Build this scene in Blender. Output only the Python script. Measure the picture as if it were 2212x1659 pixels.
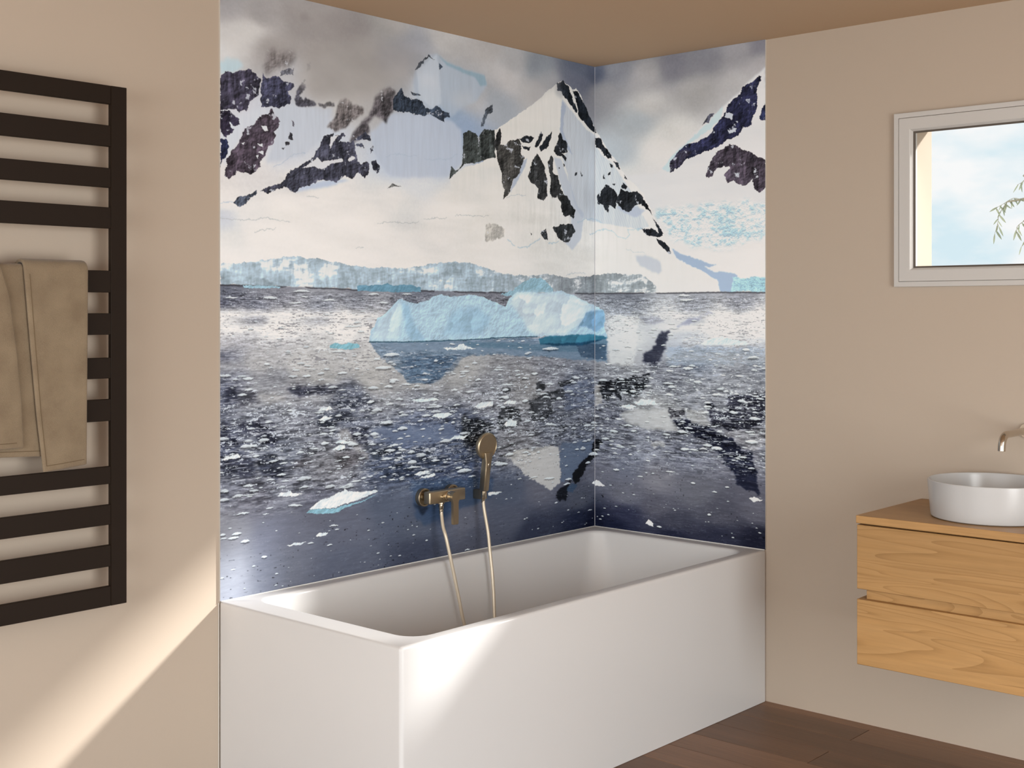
import bpy, bmesh, math, random
import numpy as np
from mathutils import Vector, Matrix

for ob in list(bpy.data.objects):
    bpy.data.objects.remove(ob, do_unlink=True)
scene = bpy.context.scene
COL = scene.collection

# ------------------------------------------------------------------ camera
F_PX, IMG_W, IMG_H = 2769.7, 2212.0, 1659.0
cam_data = bpy.data.cameras.new('camera')
cam_data.sensor_fit = 'HORIZONTAL'
cam_data.sensor_width = 36.0
cam_data.lens = 36.0 * F_PX / IMG_W
cam_data.shift_y = -(IMG_H / 2 - 672.8) / IMG_W          # level camera, lens shifted down
cam_data.clip_start = 0.05
cam = bpy.data.objects.new('camera', cam_data)
cam.location = (3.3256, -4.2487, 1.473)
cam.rotation_euler = (math.radians(90), 0, 0.7286)
COL.objects.link(cam)
scene.camera = cam

# ------------------------------------------------------------------ view
scene.view_settings.view_transform = 'Standard'
scene.view_settings.look = 'None'
scene.view_settings.gamma = 1.0
scene.view_settings.use_curve_mapping = False
scene.view_settings.exposure = 0.0

# ------------------------------------------------------------------ sky
SKY = 1.0
world = bpy.data.worlds.new('sky')
scene.world = world
world.use_nodes = True
wn = world.node_tree.nodes; wl_ = world.node_tree.links
wn.clear()
out = wn.new('ShaderNodeOutputWorld')
bg = wn.new('ShaderNodeBackground')
tc = wn.new('ShaderNodeTexCoord')
mp = wn.new('ShaderNodeMapping')
mp.inputs['Scale'].default_value = (9, 9, 22)
mp.inputs['Location'].default_value = (2.3, 0.4, 1.85)
nz = wn.new('ShaderNodeTexNoise')
nz.inputs['Scale'].default_value = 1.0
nz.inputs['Detail'].default_value = 5.0
nz.inputs['Roughness'].default_value = 0.5
rmp = wn.new('ShaderNodeValToRGB')
rmp.color_ramp.elements[0].position = 0.36
rmp.color_ramp.elements[0].color = (0.70, 0.86, 0.93, 1)
rmp.color_ramp.elements[1].position = 0.53
rmp.color_ramp.elements[1].color = (0.98, 0.985, 0.985, 1)
wl_.new(tc.outputs['Generated'], mp.inputs['Vector'])
wl_.new(mp.outputs['Vector'], nz.inputs['Vector'])
wl_.new(nz.outputs['Fac'], rmp.inputs['Fac'])
wl_.new(rmp.outputs['Color'], bg.inputs['Color'])
bg.inputs['Strength'].default_value = SKY
wl_.new(bg.outputs['Background'], out.inputs['Surface'])

# ------------------------------------------------------------------ sun
sun_data = bpy.data.lights.new('sun', 'SUN')
sun_data.energy = 8.0
sun_data.angle = math.radians(3.4)
sun_data.color = (1.0, 0.98, 0.955)
sun = bpy.data.objects.new('sun', sun_data)
sun.rotation_euler = Vector((-0.82, -1.0, -0.70)).to_track_quat('-Z', 'Y').to_euler()
sun.location = (4, 5, 6)
COL.objects.link(sun)

# added fill lamps outside the unseen rear openings, standing in for stronger daylight
def fill_light(name, loc, direction, sx, sy, watts, col=(.97, .99, 1.0)):
    d = bpy.data.lights.new(name, 'AREA')
    d.shape = 'RECTANGLE'; d.size = sx; d.size_y = sy
    d.energy = watts; d.color = col
    o = bpy.data.objects.new(name, d)
    o.location = loc
    o.rotation_euler = Vector(direction).to_track_quat('-Z', 'Z').to_euler()
    COL.objects.link(o)
X_MAX, Y_MIN = 4.6, -6.0
fill_light('added_fill_right', (X_MAX + .75, -3.1, 1.75), (-1, 0, -.60), 5.4, 1.9, 345)
fill_light('added_fill_front', (2.3, Y_MIN - .75, 1.75), (0, 1, -.60), 4.0, 1.9, 218)

# ------------------------------------------------------------------ helpers
def tag(o, label=None, cat=None, group=None, kind=None):
    if label: o['label'] = label
    if cat: o['category'] = cat
    if group: o['group'] = group
    if kind: o['kind'] = kind
    return o

def empty(name, loc=(0, 0, 0)):
    o = bpy.data.objects.new(name, None)
    o.location = loc
    o.empty_display_size = .05
    COL.objects.link(o)
    return o

def link_mesh(name, me, mat=None, parent=None, smooth=None):
    if mat is not None:
        for m in (mat if isinstance(mat, (list, tuple)) else [mat]):
            me.materials.append(m)
    if smooth is not None:
        me.polygons.foreach_set('use_smooth', [True] * len(me.polygons))
        me.set_sharp_from_angle(angle=math.radians(smooth))
    o = bpy.data.objects.new(name, me)
    COL.objects.link(o)
    if parent is not None:
        o.parent = parent
        o.matrix_parent_inverse = Matrix.Translation(-world_loc(parent))
    return o

def world_loc(o):
    """world position of an object that is only ever translated"""
    v = Vector(o.location)
    if o.parent is not None:
        v = v + o.matrix_parent_inverse.translation + world_loc(o.parent)
    return v

def from_bm(name, bm, mat=None, parent=None, smooth=None):
    bmesh.ops.recalc_face_normals(bm, faces=bm.faces)
    me = bpy.data.meshes.new(name)
    bm.to_mesh(me); bm.free()
    return link_mesh(name, me, mat, parent, smooth)

def add_box(bm, a, b, bevel=0, seg=2):
    r = bmesh.ops.create_cube(bm, size=1)
    vs = r['verts']
    for v in vs:
        v.co = Vector(((a[0] + b[0]) / 2 + v.co.x * (b[0] - a[0]), (a[1] + b[1]) / 2 + v.co.y * (b[1] - a[1]), (a[2] + b[2]) / 2 + v.co.z * (b[2] - a[2])))
    if bevel:
        es = list({e for v in vs for e in v.link_edges})
        bmesh.ops.bevel(bm, geom=es, offset=bevel, segments=seg, profile=.5, affect='EDGES')
    return vs

def box(name, a, b, mat, parent=None, bevel=0, seg=2):
    bm = bmesh.new(); add_box(bm, a, b, bevel, seg)
    return from_bm(name, bm, mat, parent, 40 if bevel else None)

def add_loops(bm, loops, cap0=True, cap1=True, closed=False):
    rows = [[bm.verts.new(p) for p in lp] for lp in loops]
    n = len(rows[0])
    pairs = list(zip(rows[:-1], rows[1:])) + ([(rows[-1], rows[0])] if closed else [])
    for r0, r1 in pairs:
        for i in range(n):
            bm.faces.new((r0[i], r0[(i + 1) % n], r1[(i + 1) % n], r1[i]))
    if not closed:
        if cap0: bm.faces.new(rows[0])
        if cap1: bm.faces.new(rows[-1])
    return rows

def add_lathe(bm, origin, axis, profile, n=40, cap0=True, cap1=True):
    """profile = [(distance along axis, radius)]"""
    ax = Vector(axis).normalized()
    u = ax.orthogonal().normalized(); v = ax.cross(u)
    o = Vector(origin)
    loops = [[o + ax * d + (u * math.cos(2 * math.pi * i / n) + v * math.sin(2 * math.pi * i / n)) * max(r, 1e-5) for i in range(n)] for d, r in profile]
    add_loops(bm, loops, cap0, cap1)

def lathe(name, origin, axis, profile, mat, parent=None, n=40):
    bm = bmesh.new(); add_lathe(bm, origin, axis, profile, n)
    return from_bm(name, bm, mat, parent, 35)

def catmull(pts, per=8):
    P = [Vector(p) for p in pts]
    P = [P[0] * 2 - P[1]] + P + [P[-1] * 2 - P[-2]]
    res = []
    for i in range(1, len(P) - 2):
        for k in range(per):
            t = k / per
            a, b, c, d = P[i - 1], P[i], P[i + 1], P[i + 2]
            res.append(.5 * ((2 * b) + (c - a) * t + (2 * a - 5 * b + 4 * c - d) * t * t + (3 * b - a - 3 * c + d) * t ** 3))
    res.append(P[-2])
    return res

def add_tube(bm, path, radius, n=14, ribs=False):
    pts = [Vector(p) for p in path]
    rad = radius if callable(radius) else (lambda k: radius)
    loops = []
    nrm = None
    for i, p in enumerate(pts):
        tan = (pts[min(i + 1, len(pts) - 1)] - pts[max(i - 1, 0)]).normalized()
        if nrm is None: nrm = tan.orthogonal().normalized()
        nrm = (nrm - tan * nrm.dot(tan)).normalized()
        bi = tan.cross(nrm)
        r = rad(i / (len(pts) - 1))
        loops.append([p + (nrm * math.cos(2 * math.pi * j / n) + bi * math.sin(2 * math.pi * j / n)) * r for j in range(n)])
    add_loops(bm, loops)

def tube(name, path, radius, mat, parent=None, n=14):
    bm = bmesh.new(); add_tube(bm, path, radius, n)
    return from_bm(name, bm, mat, parent, 40)

def rrect(x0, x1, y0, y1, r, z, n=8):
    pts = []
    for cx_, cy_, a0 in ((x1 - r, y1 - r, 0), (x0 + r, y1 - r, 90), (x0 + r, y0 + r, 180), (x1 - r, y0 + r, 270)):
        for k in range(n + 1):
            a = math.radians(a0 + 90 * k / n)
            pts.append(Vector((cx_ + r * math.cos(a), cy_ + r * math.sin(a), z)))
    return pts

def copy_obj(o, parent=None):
    c = o.copy(); COL.objects.link(c)
    if parent is not None: c.parent = parent
    return c

# ------------------------------------------------------------------ materials
def new_mat(name):
    m = bpy.data.materials.new(name); m.use_nodes = True
    nt = m.node_tree
    return m, nt.nodes, nt.links, nt.nodes['Principled BSDF']

def paint_mat(name, rgb, rough=.6, spec=.3, var=.03, scale=3.0, bump=0.0, bump_scale=300, metallic=0.0, coat=0.0):
    """plain finish whose tone drifts a little over the surface"""
    m, N, L, b = new_mat(name)
    tc = N.new('ShaderNodeTexCoord'); nz = N.new('ShaderNodeTexNoise'); nz.inputs['Scale'].default_value = scale; nz.inputs['Detail'].default_value = 4
    mx = N.new('ShaderNodeMix'); mx.data_type = 'RGBA'
    mx.inputs['A'].default_value = tuple(c * (1 - var) for c in rgb) + (1,)
    mx.inputs['B'].default_value = tuple(min(1, c * (1 + var)) for c in rgb) + (1,)
    L.new(tc.outputs['Object'], nz.inputs['Vector']); L.new(nz.outputs['Fac'], mx.inputs['Factor']); L.new(mx.outputs['Result'], b.inputs['Base Color'])
    b.inputs['Roughness'].default_value = rough
    b.inputs['Specular IOR Level'].default_value = spec
    b.inputs['Metallic'].default_value = metallic
    b.inputs['Coat Weight'].default_value = coat
    if bump:
        n2 = N.new('ShaderNodeTexNoise'); n2.inputs['Scale'].default_value = bump_scale; n2.inputs['Detail'].default_value = 3
        bp = N.new('ShaderNodeBump'); bp.inputs['Strength'].default_value = bump; bp.inputs['Distance'].default_value = .002
        L.new(tc.outputs['Object'], n2.inputs['Vector']); L.new(n2.outputs['Fac'], bp.inputs['Height']); L.new(bp.outputs['Normal'], b.inputs['Normal'])
    return m

def wood_mat(name, dark, mid, light, scale=1.0, along='X', rough=.5, per_object=0.0, rings=True, spec=.3, offset=(0, 0, 0), band=.14):
    m, N, L, b = new_mat(name)
    tc = N.new('ShaderNodeTexCoord'); mp = N.new('ShaderNodeMapping')
    sc = {'X': (.55, 7, 7), 'Y': (7, .55, 7)}[along]
    mp.inputs['Scale'].default_value = tuple(q * scale for q in sc)
    mp.inputs['Location'].default_value = offset
    vec = tc.outputs['Object']
    oi = N.new('ShaderNodeObjectInfo')
    if per_object:
        ad = N.new('ShaderNodeVectorMath'); ad.operation = 'ADD'
        cb = N.new('ShaderNodeCombineXYZ'); ml = N.new('ShaderNodeMath'); ml.operation = 'MULTIPLY'; ml.inputs[1].default_value = 37.0
        L.new(oi.outputs['Random'], ml.inputs[0])
        for i in range(3): L.new(ml.outputs[0], cb.inputs[i])
        L.new(vec, ad.inputs[0]); L.new(cb.outputs[0], ad.inputs[1]); vec = ad.outputs[0]
    L.new(vec, mp.inputs['Vector'])
    big = N.new('ShaderNodeTexNoise'); big.inputs['Scale'].default_value = 1.3; big.inputs['Detail'].default_value = 2; big.inputs['Distortion'].default_value = .6
    L.new(mp.outputs['Vector'], big.inputs['Vector'])
    # growth rings: contour lines of a slow noise
    mlt = N.new('ShaderNodeMath'); mlt.operation = 'MULTIPLY'; mlt.inputs[1].default_value = 16.0
    L.new(big.outputs['Fac'], mlt.inputs[0])
    fr = N.new('ShaderNodeMath'); fr.operation = 'FRACT'; L.new(mlt.outputs[0], fr.inputs[0])
    fib = N.new('ShaderNodeTexNoise'); fib.inputs['Scale'].default_value = 1; fib.inputs['Detail'].default_value = 6; fib.inputs['Roughness'].default_value = .65
    mp2 = N.new('ShaderNodeMapping'); mp2.inputs['Scale'].default_value = tuple(q * scale * 9 if i == ('XY'.index(along)) else q * scale * 14 for i, q in enumerate(sc))
    L.new(vec, mp2.inputs['Vector']); L.new(mp2.outputs['Vector'], fib.inputs['Vector'])
    r1 = N.new('ShaderNodeValToRGB')
    e = r1.color_ramp.elements
    e[0].position = 0; e[0].color = light + (1,)
    e[1].position = 1; e[1].color = dark + (1,)
    q = e.new(.72); q.color = mid + (1,)
    L.new(fr.outputs[0], r1.inputs['Fac'])
    r2 = N.new('ShaderNodeValToRGB')
    r2.color_ramp.elements[0].position = .3; r2.color_ramp.elements[0].color = tuple(c * .84 for c in mid) + (1,)
    r2.color_ramp.elements[1].position = .7; r2.color_ramp.elements[1].color = tuple(min(1, c * 1.10) for c in mid) + (1,)
    L.new(fib.outputs['Fac'], r2.inputs['Fac'])
    mx = N.new('ShaderNodeMix'); mx.data_type = 'RGBA'; mx.inputs['Factor'].default_value = .34 if rings else .10
    L.new(r2.outputs['Color'], mx.inputs['A']); L.new(r1.outputs['Color'], mx.inputs['B'])
    cl = mx.outputs['Result']
    # slow light and dark bands across the board
    bd = N.new('ShaderNodeTexNoise'); bd.inputs['Scale'].default_value = .55; bd.inputs['Detail'].default_value = 3
    L.new(mp.outputs['Vector'], bd.inputs['Vector'])
    hs = N.new('ShaderNodeHueSaturation')
    mr = N.new('ShaderNodeMapRange'); mr.inputs['From Min'].default_value = .3; mr.inputs['From Max'].default_value = .7; mr.inputs['To Min'].default_value = 1 - band; mr.inputs['To Max'].default_value = 1 + band
    L.new(bd.outputs['Fac'], mr.inputs['Value'])
    val = mr.outputs['Result']
    if per_object:
        m3 = N.new('ShaderNodeMapRange'); m3.inputs['To Min'].default_value = 1 - per_object; m3.inputs['To Max'].default_value = 1 + per_object
        L.new(oi.outputs['Random'], m3.inputs['Value'])
        mm = N.new('ShaderNodeMath'); mm.operation = 'MULTIPLY'; L.new(val, mm.inputs[0]); L.new(m3.outputs['Result'], mm.inputs[1]); val = mm.outputs[0]
    L.new(val, hs.inputs['Value']); L.new(cl, hs.inputs['Color'])
    L.new(hs.outputs['Color'], b.inputs['Base Color'])
    b.inputs['Roughness'].default_value = rough
    b.inputs['Specular IOR Level'].default_value = spec
    bp = N.new('ShaderNodeBump'); bp.inputs['Strength'].default_value = .12; bp.inputs['Distance'].default_value = .001
    L.new(fib.outputs['Fac'], bp.inputs['Height']); L.new(bp.outputs['Normal'], b.inputs['Normal'])
    return m

def lin(r, g, b):
    return tuple(((c / 255) / 12.92 if c / 255 <= .04045 else ((c / 255 + .055) / 1.055) ** 2.4) for c in (r, g, b))

M_WALL = paint_mat('beige_wall_paint', (.468, .388, .311), .85, .1, .015, 1.5, .06, 420)
M_CEIL = paint_mat('beige_paint_warm_bounce', (.51, .365, .243), .9, .1, .015, 1.5, .05, 420)  # same paint as the walls, with warm bounced light put into its colour
M_TUB = paint_mat('white_acrylic', (.635, .625, .615), .32, .4, .01, 2)
M_SEAL = paint_mat('white_silicone', (.82, .81, .79), .5, .3, .01, 8)
M_CORNER = paint_mat('corner_profile', lin(185, 187, 194), .5, .2, .03, 20)
M_EDGE = paint_mat('panel_edge', (.60, .56, .50), .5, .3, .03, 20)
M_RAD = paint_mat('black_brown_powder_coat', lin(34, 25, 18), .55, .14, .05, 6, .05, 900)
M_GOLD = paint_mat('brushed_bronze', lin(180, 165, 140), .38, .5, .04, 40, metallic=1.0)
M_GOLD2 = paint_mat('bronze_polished', lin(212, 198, 174), .22, .5, .03, 40, metallic=1.0)
M_DARK = paint_mat('dark_recess', lin(45, 36, 26), .6, .2, .05, 30)
M_HOSE = paint_mat('champagne_hose', lin(208, 194, 172), .38, .5, .03, 30, metallic=.35)
M_STEEL = paint_mat('brushed_steel', lin(196, 186, 172), .22, .5, .03, 30, metallic=1.0)
M_CERAMIC = paint_mat('white_ceramic', (.50, .497, .49), .22, .5, .01, 4)
M_FRAME = paint_mat('white_window_lacquer', (.53, .508, .478), .45, .35, .01, 5)
M_GASKET = paint_mat('grey_gasket', lin(92, 84, 76), .6, .2, .03, 20)
M_REVEAL = M_WALL
M_GROUND = paint_mat('pale_terrace_concrete', (.50, .47, .43), .85, .2, .08, 1.2)
M_FLOORBASE = paint_mat('floor_joint', lin(52, 38, 30), .8, .1, .05, 10)
M_PLANK = wood_mat('brown_oak_plank', lin(84, 60, 44), lin(118, 88, 67), lin(138, 106, 83), 1.0, 'X', .42, .22, rings=False, spec=.35, band=.30)
M_OAK = wood_mat('honey_oak', lin(122, 87, 48), lin(172, 132, 83), lin(184, 145, 97), 1.0, 'X', .5)
M_OAK2 = wood_mat('honey_oak_lower', lin(122, 87, 48), lin(172, 132, 83), lin(184, 145, 97), 1.0, 'X', .5, offset=(3.1, 5.3, 1.7))
M_OAKTOP = wood_mat('honey_oak_top', lin(124, 88, 50), lin(165, 127, 81), lin(178, 140, 94), 1.0, 'X', .38, rings=False, offset=(1.1, 2.3, 4.7))

def towel_mat():
    m, N, L, b = new_mat('taupe_terry')
    tc = N.new('ShaderNodeTexCoord')
    n1 = N.new('ShaderNodeTexNoise'); n1.inputs['Scale'].default_value = 14; n1.inputs['Detail'].default_value = 5
    n2 = N.new('ShaderNodeTexNoise'); n2.inputs['Scale'].default_value = 420; n2.inputs['Detail'].default_value = 3
    for n in (n1, n2): L.new(tc.outputs['Object'], n.inputs['Vector'])
    r = N.new('ShaderNodeValToRGB')
    r.color_ramp.elements[0].position = .3; r.color_ramp.elements[0].color = TOWEL_A + (1,)
    r.color_ramp.elements[1].position = .7; r.color_ramp.elements[1].color = TOWEL_B + (1,)
    ad = N.new('ShaderNodeMath'); ad.operation = 'ADD'
    ml = N.new('ShaderNodeMath'); ml.operation = 'MULTIPLY_ADD'; ml.inputs[1].default_value = .5; ml.inputs[2].default_value = -.25
    L.new(n2.outputs['Fac'], ml.inputs[0]); L.new(n1.outputs['Fac'], ad.inputs[0]); L.new(ml.outputs[0], ad.inputs[1])
    L.new(ad.outputs[0], r.inputs['Fac']); L.new(r.outputs['Color'], b.inputs['Base Color'])
    b.inputs['Roughness'].default_value = .95; b.inputs['Specular IOR Level'].default_value = .1
    b.inputs['Sheen Weight'].default_value = .2
    bp = N.new('ShaderNodeBump'); bp.inputs['Strength'].default_value = .5; bp.inputs['Distance'].default_value = .002
    L.new(n2.outputs['Fac'], bp.inputs['Height']); L.new(bp.outputs['Normal'], b.inputs['Normal'])
    return m
TOWEL_A, TOWEL_B = lin(120, 104, 84), lin(136, 120, 98)
M_TOWEL = towel_mat()
M_STITCH = paint_mat('towel_seam', lin(104, 88, 68), .95, .1, .05, 60)

def glass_mat():
    m = bpy.data.materials.new('window_glass'); m.use_nodes = True
    N, L = m.node_tree.nodes, m.node_tree.links
    N.clear()
    o = N.new('ShaderNodeOutputMaterial'); t = N.new('ShaderNodeBsdfTransparent'); g = N.new('ShaderNodeBsdfGlossy'); mx = N.new('ShaderNodeMixShader')
    fr = N.new('ShaderNodeFresnel'); fr.inputs['IOR'].default_value = 1.25
    t.inputs['Color'].default_value = (.985, .99, .99, 1); g.inputs['Roughness'].default_value = .02
    nz = N.new('ShaderNodeTexNoise'); nz.inputs['Scale'].default_value = 2
    bp = N.new('ShaderNodeBump'); bp.inputs['Strength'].default_value = .01
    L.new(nz.outputs['Fac'], bp.inputs['Height']); L.new(bp.outputs['Normal'], g.inputs['Normal'])
    L.new(fr.outputs['Fac'], mx.inputs['Fac']); L.new(t.outputs[0], mx.inputs[1]); L.new(g.outputs[0], mx.inputs[2]); L.new(mx.outputs[0], o.inputs['Surface'])
    return m
M_GLASS = glass_mat()

def leaf_mat():
    m, N, L, b = new_mat('willow_leaf')
    oi = N.new('ShaderNodeObjectInfo')
    r = N.new('ShaderNodeValToRGB')
    r.color_ramp.elements[0].color = (.22, .27, .20, 1); r.color_ramp.elements[1].color = (.34, .38, .28, 1)
    L.new(oi.outputs['Random'], r.inputs['Fac']); L.new(r.outputs['Color'], b.inputs['Base Color'])
    b.inputs['Roughness'].default_value = .5
    tr = N.new('ShaderNodeBsdfTranslucent'); mx = N.new('ShaderNodeMixShader'); mx.inputs['Fac'].default_value = .3
    L.new(r.outputs['Color'], tr.inputs['Color'])
    L.new(b.outputs[0], mx.inputs[1]); L.new(tr.outputs[0], mx.inputs[2])
    L.new(mx.outputs[0], N['Material Output'].inputs['Surface'])
    return m
M_LEAF = leaf_mat()
M_BARK = paint_mat('pale_willow_bark', (.36, .36, .30), .8, .2, .15, 30, .3, 60)

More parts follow.
